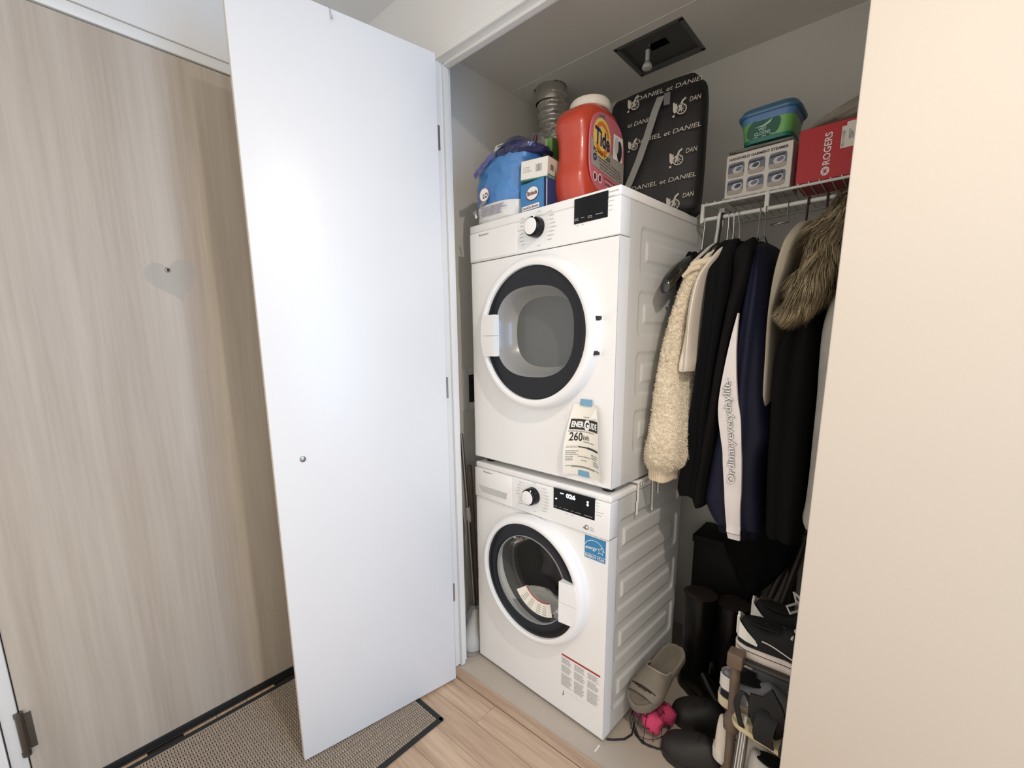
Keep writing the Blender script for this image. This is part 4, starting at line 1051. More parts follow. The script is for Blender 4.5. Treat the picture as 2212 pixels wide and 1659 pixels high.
# pale fabric bag slumped behind
fb = MB()
def fbf(u_, v_):
    t = 2 * PI * u_; f = PI * (.02 + .96 * v_); d = Vector((math.sin(f) * math.cos(t), math.sin(f) * math.sin(t), math.cos(f)))
    x = 1.03 + .135 * d.x; k = max(0, min(1, (x - .89) / .16)); r = 1 + .10 * nz(d, 2.2, 21) + .07 * nz((d.x * 2, d.y * 11, d.z * 11), 1.5, 3)
    return (x, .540 + .065 * d.y * r, 1.905 + (.016 + .026 * k) * d.z * r + .030 * k)
fb.grid(fbf, 60, 36, 0, True, True)
fbo = O('fabric_bundle', fb, M('fabric_beige', (150, 144, 130), .8, var=.08, vscale=20, bump=.2, bscale=90)); tag(fbo, 'pale beige folded fabric bundle behind the red carton on the shelf', 'fabric')
for v_ in (0,): pass

# ================================================================= HANGING CLOTHES
def cloth(name, col, rough=.9, **kw): return M(name, col, rough, spec=.2, **kw)
def gring(z, xl_, xr_, yf, yb, n=56, p=3.2, amp=.004, k=5, ph=0.0, seed=0.0):
    cx_, cy_ = (xl_ + xr_) / 2, (yf + yb) / 2; rx, ry = (xr_ - xl_) / 2, (yb - yf) / 2; out = []
    for i in range(n):
        t = 2 * PI * i / n; ct, st_ = math.cos(t), math.sin(t); q = (abs(ct) ** p + abs(st_) ** p) ** (-1 / p)
        x, y = rx * q * ct, ry * q * st_
        w_ = amp * math.sin(k * t + ph + 2.2 * nz((z * 2, t, 0), 1, seed)) + amp * .8 * nz((x * 8, y * 8, z * 3), 1.6, seed)
        x += w_ * ct; y += w_ * 2.2 * st_ if st_ < 0 else w_ * st_
        out.append(Vector((cx_ + x, cy_ + y, z + .004 * nz((t, z, 1), 2, seed))))
    return out
def gsecs(secs, m=8):
    """smooth (Catmull-Rom) resampling of the sections"""
    out = []; n = len(secs)
    for i in range(n - 1):
        p0, p1, p2, p3 = secs[max(0, i - 1)], secs[i], secs[i + 1], secs[min(n - 1, i + 2)]
        for k in range(m):
            t = k / m
            out.append(tuple(.5 * ((2 * b_) + (-a_ + c_) * t + (2 * a_ - 5 * b_ + 4 * c_ - d_) * t * t + (-a_ + 3 * b_ - 3 * c_ + d_) * t ** 3) for a_, b_, c_, d_ in zip(p0, p1, p2, p3)))
    return out + [secs[-1]]
def garment(mb, secs, m=8, **kw):
    mb.loft([gring(*s_, **kw) for s_ in gsecs(secs, m)]); return mb
RZ = 1.688
def hanger(x, kind, lab, grp=None, lean=0.0, yc=SY, zb=1.61, ln=.20):
    """hook over the rod, neck and sloping shoulders inside the garment"""
    m_, r = {'wire': (MAT['chrome'], .0016), 'brown': (M('hanger_brown', (52, 34, 28), .4), .0030), 'white': (MAT['trim'], .0048), 'black': (MAT['blackrubber'], .0030)}[kind]
    t = thing('clothes_hanger', (x, yc, zb - .06), 0, lab, 'hanger', grp)
    R = .0062 + r + .0012; pts = []
    for k in range(13):
        a_ = math.radians(-35 + 215 * k / 12); pts.append((x, SY + R * math.cos(a_) * 1.0, RZ + R * math.sin(a_)))
    xb = x + lean
    pts = [(x, SY + R * 1.0, RZ - .010)] + pts[1:] if False else pts
    pts += [(x + lean * .1, SY - R, RZ - .012), (x + lean * .45, SY - .002, RZ - .030), (xb, yc, zb)]
    O('hook', MB().tube(pts, r, 8), m_, t)
    O('shoulder', MB().tube([(xb, yc - ln, zb - .085), (xb, yc - .06, zb - .022), (xb, yc, zb), (xb, yc + .06, zb - .022), (xb, yc + ln, zb - .085)], max(r, .002), 8), m_, t)
    return t
WG = 'chrome wire hook hangers on the rod'
hanger(.697, 'white', 'thick white hanger hook with the cream sherpa jacket', None, -.010)
hanger(.704, 'black', 'slim black hanger hook resting against the white hanger hook', None, -.008, ln=.14)
hanger(.725, 'wire', 'chrome hanger hook, first of the three over the black sweater', WG, -.004)
hanger(.740, 'wire', 'chrome hanger hook, middle of the three over the black sweater', WG, -.002)
hanger(.753, 'wire', 'chrome hanger hook, last of the three over the black sweater', WG, .005)
hanger(.813, 'wire', 'chrome hanger hook over the navy track jacket, the left one', WG, -.004)
hanger(.828, 'wire', 'chrome hanger hook over the navy track jacket, the right one', WG, .0)
hanger(.933, 'brown', 'dark brown hanger hook over the fur collared coat, the left one', None, -.004)
hanger(.977, 'brown', 'dark brown hanger hook over the fur collared coat, the right one', None, .002, zb=1.64)
# scarf hanger with a wire ring
t = thing('ring_hanger', (.884, SY, 1.60), 0, 'chrome hanger with a horizontal wire ring beside the cream coat', 'hanger')
R = .009; pts = [(.884, SY + R * math.cos(math.radians(a_)), RZ + R * math.sin(math.radians(a_))) for a_ in range(-30, 181, 18)] + [(.884, SY - .004, RZ - .02), (.884, SY, 1.640)]
O('hook', MB().tube(pts, .0017, 8), MAT['chrome'], t)
O('ring', MB().tube([(.864 + .024 * math.cos(2 * PI * k / 36), SY + .024 * math.sin(2 * PI * k / 36), 1.640 + .006 * math.sin(2 * PI * k / 36)) for k in range(36)], .0015, 8, closed=True), MAT['chrome'], t)
# broad black suit hanger end by the dryer
t = thing('suit_hanger', (.645, .40, 1.46), 0, 'broad glossy black suit hanger, its rounded end against the dryer side', 'hanger')
pts = [(.653, SY + .009 * math.cos(math.radians(a_)), RZ + .009 * math.sin(math.radians(a_))) for a_ in range(-30, 181, 18)] + [(.652, SY - .006, RZ - .02), (.647, SY - .003, 1.61), (.646, SY - .003, 1.585)]
O('hook', MB().tube(pts, .0018, 8), MAT['chrome'], t)
rs = []
for y, z, rx, rz in ((.138, 1.452, .004, .010), (.142, 1.455, .014, .019), (.165, 1.470, .019, .024), (.21, 1.498, .019, .024), (.28, 1.530, .017, .021), (.36, 1.560, .013, .017), (.43, 1.582, .010, .014), (.52, 1.556, .013, .017), (.60, 1.525, .017, .021), (.68, 1.488, .018, .022), (.70, 1.475, .010, .012)):
    rs.append(sring((.646 + .004, y, z), rx, rz, 28, 2.2, ax='y'))
O('arm', MB().loft(rs), M('hanger_gloss', (26, 25, 25), .22, coat=.5), t)
bw = MB(); garment(bw, [(1.575, .640, .660, .33, .52), (1.54, .636, .668, .285, .58), (1.50, .634, .672, .25, .63), (1.40, .634, .672, .25, .64), (1.2, .634, .672, .26, .64), (1.02, .634, .672, .27, .63)], amp=.003, seed=2)
tag(O('suit_jacket', bw, cloth('jacket_black', (8, 8, 9))), 'black jacket hanging closest to the dryer, behind the cream sherpa jacket', 'jacket')

# cream sherpa jacket: body, fleecy sleeve, ribbed cuff
sh = thing('sherpa_jacket', (.68, .30, .87), 0, 'cream sherpa fleece jacket with one sleeve hanging in front of the machines', 'jacket')
fleece = M('sherpa_cream', (236, 224, 202), .95, var=.05, vscale=60, bump=.7, bscale=170, sheen=.3)
def fleecy(secs, seed, n=150, m=26, amp=.0045):
    mb = MB(); rs = []
    for s_ in gsecs(secs, m):
        cx_, cy_ = (s_[1] + s_[2]) / 2, (s_[3] + s_[4]) / 2; r = []
        for v in gring(*s_, n=n, p=2.6, amp=.003, k=3, seed=seed):
            d = Vector((v.x - cx_, v.y - cy_, 0)); d = d.normalized() if d.length > 0 else d
            h = amp * (abs(nz(v, 62, seed)) * 1.5 + .8 * abs(nz(v, 125, seed + 3)) + .6 * nz(v, 28, seed + 6))
            r.append(v + d * h + Vector((0, 0, -.004 * abs(nz(v, 70, seed + 9)))))
        rs.append(r)
    mb.loft(rs); return mb
secs = [(1.540, .738, .756, .26, .40), (1.515, .700, .750, .205, .39), (1.49, .682, .742, .185, .38), (1.44, .668, .722, .172, .36), (1.363, .652, .704, .160, .34), (1.29, .640, .700, .148, .33), (1.226, .632, .700, .138, .31), (1.14, .624, .712, .125, .29), (1.07, .622, .722, .115, .28), (1.00, .616, .726, .104, .27), (.962, .613, .726, .100, .26), (.935, .617, .720, .104, .25), (.920, .626, .708, .115, .24)]
O('sleeve', fleecy(secs, 3), fleece, sh)
tf = MB(); rn = random.Random(21); base_ = fleecy(secs, 3, 90, 14, .004).v
for p in base_:
    if p.y > .30: continue
    for q in range(7):
        d = Vector((rn.uniform(-1, 1), rn.uniform(-1.2, .6), rn.uniform(-1, .6))).normalized(); e = d.orthogonal().normalized() * .0011
        o_ = p + Vector((rn.uniform(-.003, .003), rn.uniform(-.001, .002), rn.uniform(-.005, .005))); tf.add([o_ - e, o_ + e, o_ + d * rn.uniform(.004, .0075)], [(0, 1, 2)])
O('tufts', tf, fleece, sh, kind='stuff', label='curly fleece pile')
O('cuff', MB().loft([[Vector((v.x, v.y - .0012 * math.cos(i * PI), v.z)) for i, v in enumerate(gring(z, a_, c_, yf, yb, 64, 2.4, .0015, 4))] for z, a_, c_, yf, yb in gsecs([(.930, .634, .700, .122, .23), (.915, .628, .702, .117, .235), (.895, .626, .700, .117, .235), (.876, .628, .698, .118, .235), (.872, .634, .692, .122, .23)], 6)]), cloth('cuff_cream', (222, 206, 182), bump=.3, bscale=200), sh, label='smooth cream ribbed cuff')
secs = [(1.575, .700, .722, .36, .50), (1.55, .684, .728, .30, .57), (1.50, .674, .728, .262, .62), (1.35, .672, .726, .26, .64), (1.15, .672, .726, .26, .64), (1.0, .672, .726, .27, .63), (.97, .676, .722, .28, .62)]
O('body', fleecy(secs, 5, 90, 10), fleece, sh)
b = MB().tube([(.700, .186, 1.503), (.716, .187, 1.515), (.738, .205, 1.522), (.752, .245, 1.530)], [.007, .010, .011, .008], 12); b.tube([(.688, .176, 1.482), (.708, .171, 1.499), (.732, .180, 1.505)], [.006, .008, .007], 12)
O('shoulder_seam', b, cloth('seam_cream', (214, 200, 176)), sh, label='stitched shoulder folds')
# white T-shirt sleeve
ts = MB(); garment(ts, [(1.575, .745, .762, .30, .5), (1.535, .738, .768, .215, .58), (1.48, .716, .750, .166, .60), (1.42, .706, .742, .150, .60), (1.34, .703, .737, .143, .58), (1.27, .700, .737, .140, .42), (1.235, .699, .738, .138, .33), (1.212, .698, .735, .142, .30)], amp=.0035, k=4, seed=6)
tag(O('t_shirt', ts, cloth('shirt_white', (222, 212, 198), var=.03)), 'white short-sleeved shirt between the sherpa jacket and the black sweater', 'shirt')
# black sweater and black jacket
bs = MB(); garment(bs, [(1.600, .750, .778, .36, .5), (1.585, .742, .792, .30, .56), (1.55, .735, .800, .24, .60), (1.50, .737, .806, .195, .62), (1.44, .736, .806, .182, .62), (1.35, .733, .800, .178, .62), (1.17, .722, .790, .176, .62), (1.075, .714, .786, .175, .62), (.985, .709, .783, .175, .60), (.90, .697, .781, .175, .58), (.845, .692, .778, .18, .56), (.824, .698, .772, .185, .55)], amp=.005, k=5, seed=7)
tag(O('sweater', bs, cloth('sweater_black', (7, 8, 11), bump=.3, bscale=140)), 'black sweater hanging right of the white shirt', 'sweater')
bj = MB(); garment(bj, [(1.595, .800, .822, .36, .5), (1.57, .790, .842, .28, .58), (1.53, .792, .862, .21, .62), (1.46, .796, .860, .186, .62), (1.39, .790, .846, .176, .62), (1.29, .782, .832, .172, .62), (1.15, .768, .820, .170, .62), (1.0, .752, .806, .170, .62), (.90, .742, .796, .171, .6), (.82, .738, .790, .174, .58), (.80, .742, .786, .18, .56)], amp=.004, k=4, seed=11)
tag(O('jacket', bj, cloth('jacket_brownblack', (12, 10, 10))), 'plain black jacket hanging just left of the white striped navy track jacket', 'jacket')
# navy track jacket with the lettered white stripe
tj = thing('track_jacket', (.86, .30, .74), 0, 'navy track jacket with a white lettered stripe down the sleeve', 'jacket')
navy = cloth('track_navy', (22, 24, 44), rough=.6, var=.1, vscale=12)
ns = [(1.575, .834, .856, .34, .5), (1.55, .848, .878, .26, .58), (1.50, .851, .892, .20, .60), (1.44, .847, .902, .178, .60), (1.36, .840, .905, .170, .60), (1.29, .830, .909, .168, .58), (1.18, .815, .918, .166, .56), (1.08, .807, .932, .165, .54), (1.04, .805, .937, .165, .53), (.97, .797, .926, .165, .5), (.88, .787, .930, .165, .46), (.83, .783, .936, .165, .44), (.795, .796, .938, .168, .42), (.765, .815, .938, .172, .40)]
O('body', garment(MB(), ns, n=72, p=5.0, amp=.0026, k=7, seed=13), navy, tj)
O('cuff', garment(MB(), [(.772, .818, .936, .176, .38), (.756, .824, .934, .178, .37), (.738, .828, .932, .179, .36), (.734, .832, .928, .184, .35)], n=72, p=4, amp=.003, k=9), cloth('cuff_navy', (16, 17, 32)), tj, label='gathered navy cuff')
sL = [(1.376, .8430, .8450), (1.27, .8265, .8470), (1.153, .8145, .8590), (1.088, .8160, .8725), (1.00, .8325, .8810), (.96, .8370, .8850), (.888, .8455, .8895), (.83, .8520, .8910), (.766, .8595, .8950), (.738, .8655, .8965)]
sL = gsecs([(a_, c_, e_) for a_, c_, e_ in sL], 6)
def stripe_y(z):     # stays just in front of the sleeve
    for a_, c_ in zip(gs := gsecs(ns, 8), gs[1:]):
        if a_[0] >= z >= c_[0]: return a_[3] - .0105
    return .155
def stripe_x(z, u_):
    for a_, c_ in zip(sL, sL[1:]):
        if a_[0] >= z >= c_[0]:
            t_ = (a_[0] - z) / max(1e-6, a_[0] - c_[0]); l = a_[1] + (c_[1] - a_[1]) * t_; r = a_[2] + (c_[2] - a_[2]) * t_; return l + (r - l) * u_
    return sL[-1][1] + (sL[-1][2] - sL[-1][1]) * u_
def stripe(z0, z1, off=0.0, th=.003, n=40):
    mb = MB(); rs = []
    for i in range(n + 1):
        z = z0 + (z1 - z0) * i / n; y = stripe_y(z) + off + .0012 * nz((0, 0, z * 30), 1, 3)
        rs.append([Vector((stripe_x(z, 0), y + .001, z)), Vector((stripe_x(z, .5), y - .001, z)), Vector((stripe_x(z, 1), y + .001, z)), Vector((stripe_x(z, 1), y + .012, z)), Vector((stripe_x(z, 0), y + .012, z))])
    mb.loft(rs, 0, True, True); return mb
so = O('stripe', stripe(.757, 1.372), cloth('stripe_white', (222, 216, 214), rough=.5, var=.03, vscale=30), tj, label='white stripe lettered Ordinaryeverydaylife')
O('cuff_stripe', stripe(.738, .754, .004), cloth('stripe_white2', (214, 208, 206)), tj, label='white end of the stripe on the cuff')
def stext(off_, dy, sp=1.0):
    t0 = MB(); text(t0, 'Ordinaryeverydaylife', (0, 0, 0), (1, 0, 0), (0, 1, 0), .0185, .285, offset=off_); out = []
    for v in t0.v:
        z = .905 + v.x; xc = stripe_x(z, .70)
        out.append((xc - v.y - .002, stripe_y(z) - dy, z))
    return MB().add(out, t0.f)
O('lettering_outline', stext(.030, .0042), MAT['grey'], so, label='grey outlined letters')
O('lettering', stext(-.006, .0060), MAT['wprint'], so)
b = MB(); ringflat(b, (stripe_x(1.197, .45), stripe_y(1.197) - .0045, 1.197), (1, 0, 0), (0, 0, 1), .0024, .0024, .0009, 16); O('registered_mark', b, MAT['grey'], so)
# cream coat
cc = MB(); garment(cc, [(1.615, .945, .968, .36, .48), (1.60, .934, .972, .27, .55), (1.565, .918, .966, .215, .60), (1.53, .908, .957, .20, .62), (1.47, .900, .945, .195, .62), (1.40, .903, .926, .192, .6), (1.34, .905, .921, .19, .6), (1.25, .907, .924, .19, .58), (1.15, .908, .926, .195, .56), (1.10, .910, .925, .2, .55)], amp=.003, k=3, seed=17)
tag(O('coat', cc, cloth('coat_cream', (184, 174, 154), bump=.4, bscale=220)), 'pale beige woolly coat showing between the navy jacket and the fur collar', 'coat')
# black coat with the big fur collar
fc = thing('fur_collar_coat', (.99, .34, .75), 0, 'long black coat with a thick brown-grey fur collar, beside the right-hand wall', 'coat')
O('body', garment(MB(), [(1.60, .965, 1.03, .33, .5), (1.55, .952, 1.045, .25, .6), (1.45, .95, 1.04, .205, .62), (1.36, .945, 1.022, .19, .62), (1.25, .922, 1.022, .178, .62), (1.10, .924, 1.024, .175, .62), (.95, .930, 1.028, .174, .62), (.84, .936, 1.032, .173, .62), (.775, .940, 1.036, .174, .6), (.755, .946, 1.032, .18, .58)], amp=.004, k=5, seed=19), cloth('coat_black', (10, 9, 9)), fc)
rn = random.Random(11)
fk = [Vector(p) for p in ((1.085, .26, 1.630), (1.060, .20, 1.60), (1.030, .178, 1.545), (1.012, .166, 1.48), (1.000, .160, 1.425), (.980, .160, 1.385), (.954, .165, 1.352))]
fr = [.040, .052, .058, .056, .050, .040, .018]
core = MB().tube(gsecs([tuple(p) for p in fk], 5), [r_[0] * .72 for r_ in gsecs([(r_,) for r_ in fr], 5)], 20)
O('fur_base', core, cloth('fur_base', (92, 80, 62)), fc)
gp = gsecs([tuple(p) + (r_,) for p, r_ in zip(fk, fr)], 16)
fur = MB()
for i in range(9000):
    j = rn.randrange(len(gp) - 1); p = Vector(gp[j][:3]); q = Vector(gp[j + 1][:3]); r_ = gp[j][3]
    d = (q - p).normalized(); a_ = rn.uniform(0, 2 * PI); up = d.orthogonal().normalized(); sd = d.cross(up); nrm = up * math.cos(a_) + sd * math.sin(a_)
    if nrm.y > .55: continue
    base = p + (q - p) * rn.random() + nrm * r_ * .66
    clump = Vector((nz(base, 26, 1), nz(base, 26, 5), nz(base, 26, 9)))
    dirv = (d * .75 + nrm * .35 + clump * .9 + Vector((-.10, -.05, -.25))).normalized(); L = r_ * rn.uniform(.55, .95) + .006
    w_ = rn.uniform(.0007, .0013); sdv = dirv.cross(nrm).normalized() * w_
    mid = base + dirv * L * .55 + nrm * .004; tip = base + dirv * L + Vector((0, 0, -.006))
    fur.add([base - sdv, base + sdv, mid + sdv * .8, mid - sdv * .8, tip], [(0, 1, 2, 3), (3, 2, 4)], rn.choice((0, 0, 1, 1, 2, 3)), True)
O('fur_collar', fur, [cloth('fur_a', (152, 136, 106)), cloth('fur_b', (126, 110, 84)), cloth('fur_c', (186, 170, 138)), cloth('fur_d', (74, 60, 44))], fc, label='shaggy brown-grey fur collar', kind='stuff')
# grey fleece at the edge
gf = MB(); garment(gf, [(1.56, 1.075, 1.12, .2, .5), (1.50, 1.058, 1.12, .145, .58), (1.42, 1.042, 1.12, .125, .6), (1.34, 1.027, 1.12, .12, .6), (1.24, 1.027, 1.12, .118, .6), (1.16, 1.030, 1.12, .118, .6), (1.0, 1.034, 1.12, .118, .6), (.88, 1.034, 1.12, .118, .58), (.838, 1.031, 1.12, .118, .58), (.818, 1.038, 1.115, .124, .56)], amp=.004, k=4, seed=23)
tag(O('fleece_blanket', gf, cloth('fleece_grey', (168, 164, 154), var=.12, vscale=14, bump=.5, bscale=120)), 'mottled pale grey fleece hanging farthest right against the wall edge', 'fleece')
# long black garment tapering to a point
lg = MB(); garment(lg, [(1.0, .76, .96, .50, .60), (.78, .755, .985, .49, .60), (.64, .755, .985, .48, .60), (.56, .762, .975, .48, .59), (.48, .80, .94, .485, .58), (.42, .825, .90, .49, .57), (.375, .838, .862, .50, .56), (.36, .845, .852, .51, .55)], amp=.004, k=3, seed=27)
tag(O('dress', lg, cloth('dress_black', (5, 5, 6))), 'long black garment tapering to a point below the other clothes', 'dress')

# ================================================================= SHOE RACK AND SHOES
rackm = M('rack_brown', (104, 88, 74), .5, var=.08, vscale=30)
rack = thing('shoe_rack', (1.2, .21, 0), 0, 'brown tubular shoe rack just inside the closet, half hidden by the right-hand wall', 'shoe rack')
TZ = (.445, .262, .085)
RX0, RX1, RY0, RY1 = .940, 1.50, .045, .375
for x in (RX0, RX1):
    for y in (RY0, RY1):
        O('post', MB().tube([(x + .006, y, .0), (x - .001, y, .47)], .0125, 14), rackm, rack)
        O('connector', MB().box((x - .020, y - .020, TZ[0] - .012), (x + .018, y + .018, TZ[0] + .030), 0, .004, 2), rackm, rack)
        for q in (1, 2): O('connector', MB().lathe([(.018, TZ[q] - .030), (.021, TZ[q] - .026), (.023, TZ[q] + .004), (.019, TZ[q] + .012), (.013, TZ[q] + .03)], (x + .001 + .002 * q, y, 0), 16), rackm, rack)
for i, z in enumerate(TZ):
    for x in (RX0, RX1): O('side_rail', MB().box((x - .010, RY0, z - .008), (x + .008, RY1, z + .012), 0, .003, 1), rackm, rack)
    for y in (RY0 + .012, RY1 - .012): O('long_rail', MB().tube([(RX0, y, z), (RX1, y, z)], .008, 12), M('rail_dark', (52, 47, 44), .45), rack)
    for k in range(7):
        y = RY0 + .028 + k * .041
        O('slat', MB().box((RX0 + .008, y, z - .004), (RX1 - .008, y + .037, z + .006), 0, .0015, 1), M('slat_beige', (158, 146, 128), .6) if k == 0 and i == 0 else bpy.data.materials['slat_beige'], rack)

def shoe_frame(heel, toe_dir, z, tilt=0.0, roll=0.0):
    a_ = math.atan2(toe_dir[1], toe_dir[0])
    return Matrix.Translation((heel[0], heel[1], z)) @ Matrix.Rotation(a_, 4, 'Z') @ Matrix.Rotation(tilt, 4, 'Y') @ Matrix.Rotation(roll, 4, 'X')
def wprof(s_, w=1.0):
    pts = [(0, .012), (.03, .026), (.10, .034), (.25, .036), (.42, .035), (.60, .043), (.74, .047), (.88, .040), (.96, .026), (1.0, .008)]
    for (a_, x), (c_, y) in zip(pts, pts[1:]):
        if a_ <= s_ <= c_: return (x + (y - x) * (s_ - a_) / (c_ - a_)) * w
    return .008
SS = [0, .006, .02, .05, .10, .16, .25, .34, .42, .52, .62, .72, .82, .90, .955, .985, 1.0]
def sole(L, z0, z1, w=1.0, grow=0.0, mi=0, mb=None, toe_up=.008):
    mb = mb or MB(); ring0 = []; ring1 = []
    side = [(s_, 1) for s_ in SS] + [(s_, -1) for s_ in SS[::-1]]
    for s_, sg in side:
        up = toe_up * max(0, s_ - .7) ** 2 / .09
        y = sg * (wprof(s_, w) + grow); ring0.append(Vector((s_ * L, y * .96, z0 + up))); ring1.append(Vector((s_ * L - (0.002 if s_ < .01 else 0), y, z1 + up)))
    mb.loft([ring0, [a_ + (c_ - a_) * .25 + Vector((0, (a_.y > 0) * .001 - (a_.y < 0) * .001, 0)) for a_, c_ in zip(ring0, ring1)], ring1], mi, True, False); return mb
def upper(L, zs, prof, w=1.0, n=26, p=2.3):
    """prof: (s, height) along the shoe"""
    mb = MB(); rs = []
    prof = gsecs(prof, 3)
    for s_, h in prof:
        hw = wprof(min(1, max(0, s_)), w) - .003; r = []
        up = .008 * max(0, s_ - .7) ** 2 / .09
        for k in range(n):
            t = PI * k / (n - 1); c, q = math.cos(t), math.sin(t); m_ = (abs(c) ** p + abs(q) ** p) ** (-1 / p)
            r.append(Vector((s_ * L, hw * c * m_, zs + up + max(.004, h) * q * m_)))
        rs.append(r)
    mb.loft(rs); return mb
LOW = [(.012, .030), (.03, .066), (.07, .072), (.14, .064), (.24, .058), (.34, .066), (.42, .078), (.48, .074), (.58, .058), (.70, .046), (.82, .040), (.92, .034), (.975, .024), (.995, .010)]
canvas = M('canvas_black', (9, 9, 10), .8, bump=.2, bscale=260)
white_r = M('sole_white', (226, 214, 204), .5); whitel = M('leather_white', (226, 222, 214), .4)
lacem = M('lace_white', (226, 220, 210), .7)
def skate(lab, heel, dirv, z, w=1.0, L=.285, bow=False):
    FR = shoe_frame(heel, dirv, z); t = thing('sneaker', FR @ Vector((L / 2, 0, 0)), math.atan2(dirv[1], dirv[0]), lab, 'shoe')
    O('sole', sole(L, 0, .033, w), white_r, t, FR, label='white rubber sole')
    b = sole(L, .0205, .0225, w, .0012); O('sole_line', b, MAT['blackrubber'], t, FR, label='thin black line round the sole')
    O('upper', upper(L, .031, LOW, w), canvas, t, FR)
    # white heel tab wrapping the counter
    b = MB()
    for sg in (1, -1):
        rows_ = []
        for i in range(9):
            q = i / 8; z0, z1 = .050 - .006 * q, .102 - .050 * q ** .9
            s_ = .004 + .19 * q; y = sg * (wprof(s_, w) - .001)
            rows_.append((s_, y, z0, z1))
        for a_, c_ in zip(rows_, rows_[1:]):
            if c_[3] - c_[2] > .002:
                b.add([(a_[0] * L - .002, a_[1], a_[2]), (c_[0] * L - .002, c_[1], c_[2]), (c_[0] * L - .002, c_[1] * .88, c_[3]), (a_[0] * L - .002, a_[1] * .88, a_[3])], [(0, 1, 2, 3)])
    b.tube([(.002, -.010, .100), (-.001, 0, .106), (.002, .010, .100)], .0032, 8); b.box((-.003, -.012, .05), (.003, .012, .103), 0, .0012, 1)
    O('heel_tab', b, whitel, t, FR, label='white leather heel tab')
    b = MB(); pr = []
    for i in range(21):
        s_ = .22 + .55 * i / 20; h = .048 + .010 * math.cos(i / 20 * 5.2); pr.append((s_ * L, -(wprof(s_, w) - .0005 - .010 * max(0, h - .045) / .03), .031 + h - .026))
    b.tube(pr, .0018, 6); O('side_stripe', b, lacem, t, FR, label='white wavy side line')
    b = MB().lathe([(.0005, .0), (.034, .0), (.036, -.002)], (0, 0, 0), 24, 0, 'z', 1.35, .72); b.xf(Matrix.Translation((.065, 0, .100)) @ Matrix.Rotation(.05, 4, 'Y')); O('lining', b, MAT['gapdark'], t, FR)  # the dark disc paints the shade of the hollow shoe opening
    b = MB()
    for k in range(5):
        s_ = .44 + .045 * k; zt = .031 + (.078 - .115 * (s_ - .42)) + .003
        b.tube([(s_ * L, -.024, zt - .016), (s_ * L + .004, 0, zt), (s_ * L, .024, zt - .016)], .0028, 6)
    if bow:
        zz = .118
        for sg in (1, -1): b.tube([(.122, 0, zz), (.105, sg * .02, zz + .020), (.088, sg * .045, zz + .016), (.096, sg * .040, zz - .004), (.122, 0, zz)], .0036, 8)
        b.tube([(.122, 0, zz), (.135, .02, zz + .026), (.128, .030, zz + .045)], .0034, 8)
    O('laces', b, lacem, t, FR, label='white laces'); return t
z1 = TZ[0] + .0065
skate('black canvas sneaker with a white heel on the rack top, the near one', (.926, .100), (1, .02), z1)
skate('black canvas sneaker with tied white laces on the rack top, the far one', (.936, .212), (1, -.02), z1, bow=True)

def sneaker(lab, heel, dirv, z, um, sm, patches=(), L=.27, w=1.0, prof=LOW, name='sneaker'):
    FR = shoe_frame(heel, dirv, z); t = thing(name, FR @ Vector((L / 2, 0, 0)), math.atan2(dirv[1], dirv[0]), lab, 'shoe')
    O('sole', sole(L, 0, .030, w), sm, t, FR)
    O('upper', upper(L, .028, prof, w), um, t, FR)
    b = MB().lathe([(.0005, 0), (.033, 0), (.035, -.003)], (0, 0, 0), 24, 0, 'z', 1.3, .72); b.xf(Matrix.Translation((.062, 0, .095))); O('lining', b, MAT['gapdark'], t, FR)  # dark disc again stands in for shade inside the opening
    for i, (nm, s0, s1, h0, h1, m_, l_) in enumerate(patches):
        b = MB()
        for sg in (1, -1):
            for k in range(8):
                a_, c_ = s0 + (s1 - s0) * k / 8, s0 + (s1 - s0) * (k + 1) / 8
                def pp_(s_, h): return (s_ * L, sg * (wprof(s_, w) - .0022 + .0016 * 0 - .25 * max(0, h - .02) * .5 + .0035), .028 + h)
                b.add([pp_(a_, h0), pp_(c_, h0), pp_(c_, h1), pp_(a_, h1)], [(0, 1, 2, 3)])
        O(nm, b, m_, t, FR, label=l_)
    return t
sole_lines = M('sole_ivory', (214, 200, 170), .5)
z2 = TZ[1] + .0065
sneaker('white, grey and black sneaker with ivory sole on the middle tier, near the post', (.893, .095), (1, .12), z2, M('mesh_grey', (150, 150, 154), .6), sole_lines,
        (('heel_counter', .0, .16, .03, .068, whitel, 'white heel'), ('collar_band', .02, .2, .006, .026, canvas, 'black band'), ('side_panel', .26, .40, .012, .050, whitel, 'white panel'), ('side_band', .42, .62, .004, .022, canvas, 'black lower band')), .28)
sneaker('white, grey and black sneaker with ivory sole on the middle tier, farther back', (.905, .235), (1, .05), z2, bpy.data.materials['mesh_grey'], sole_lines,
        (('heel_counter', .0, .16, .03, .068, whitel, 'white heel'), ('collar_band', .02, .2, .006, .026, canvas, 'black band')), .28)
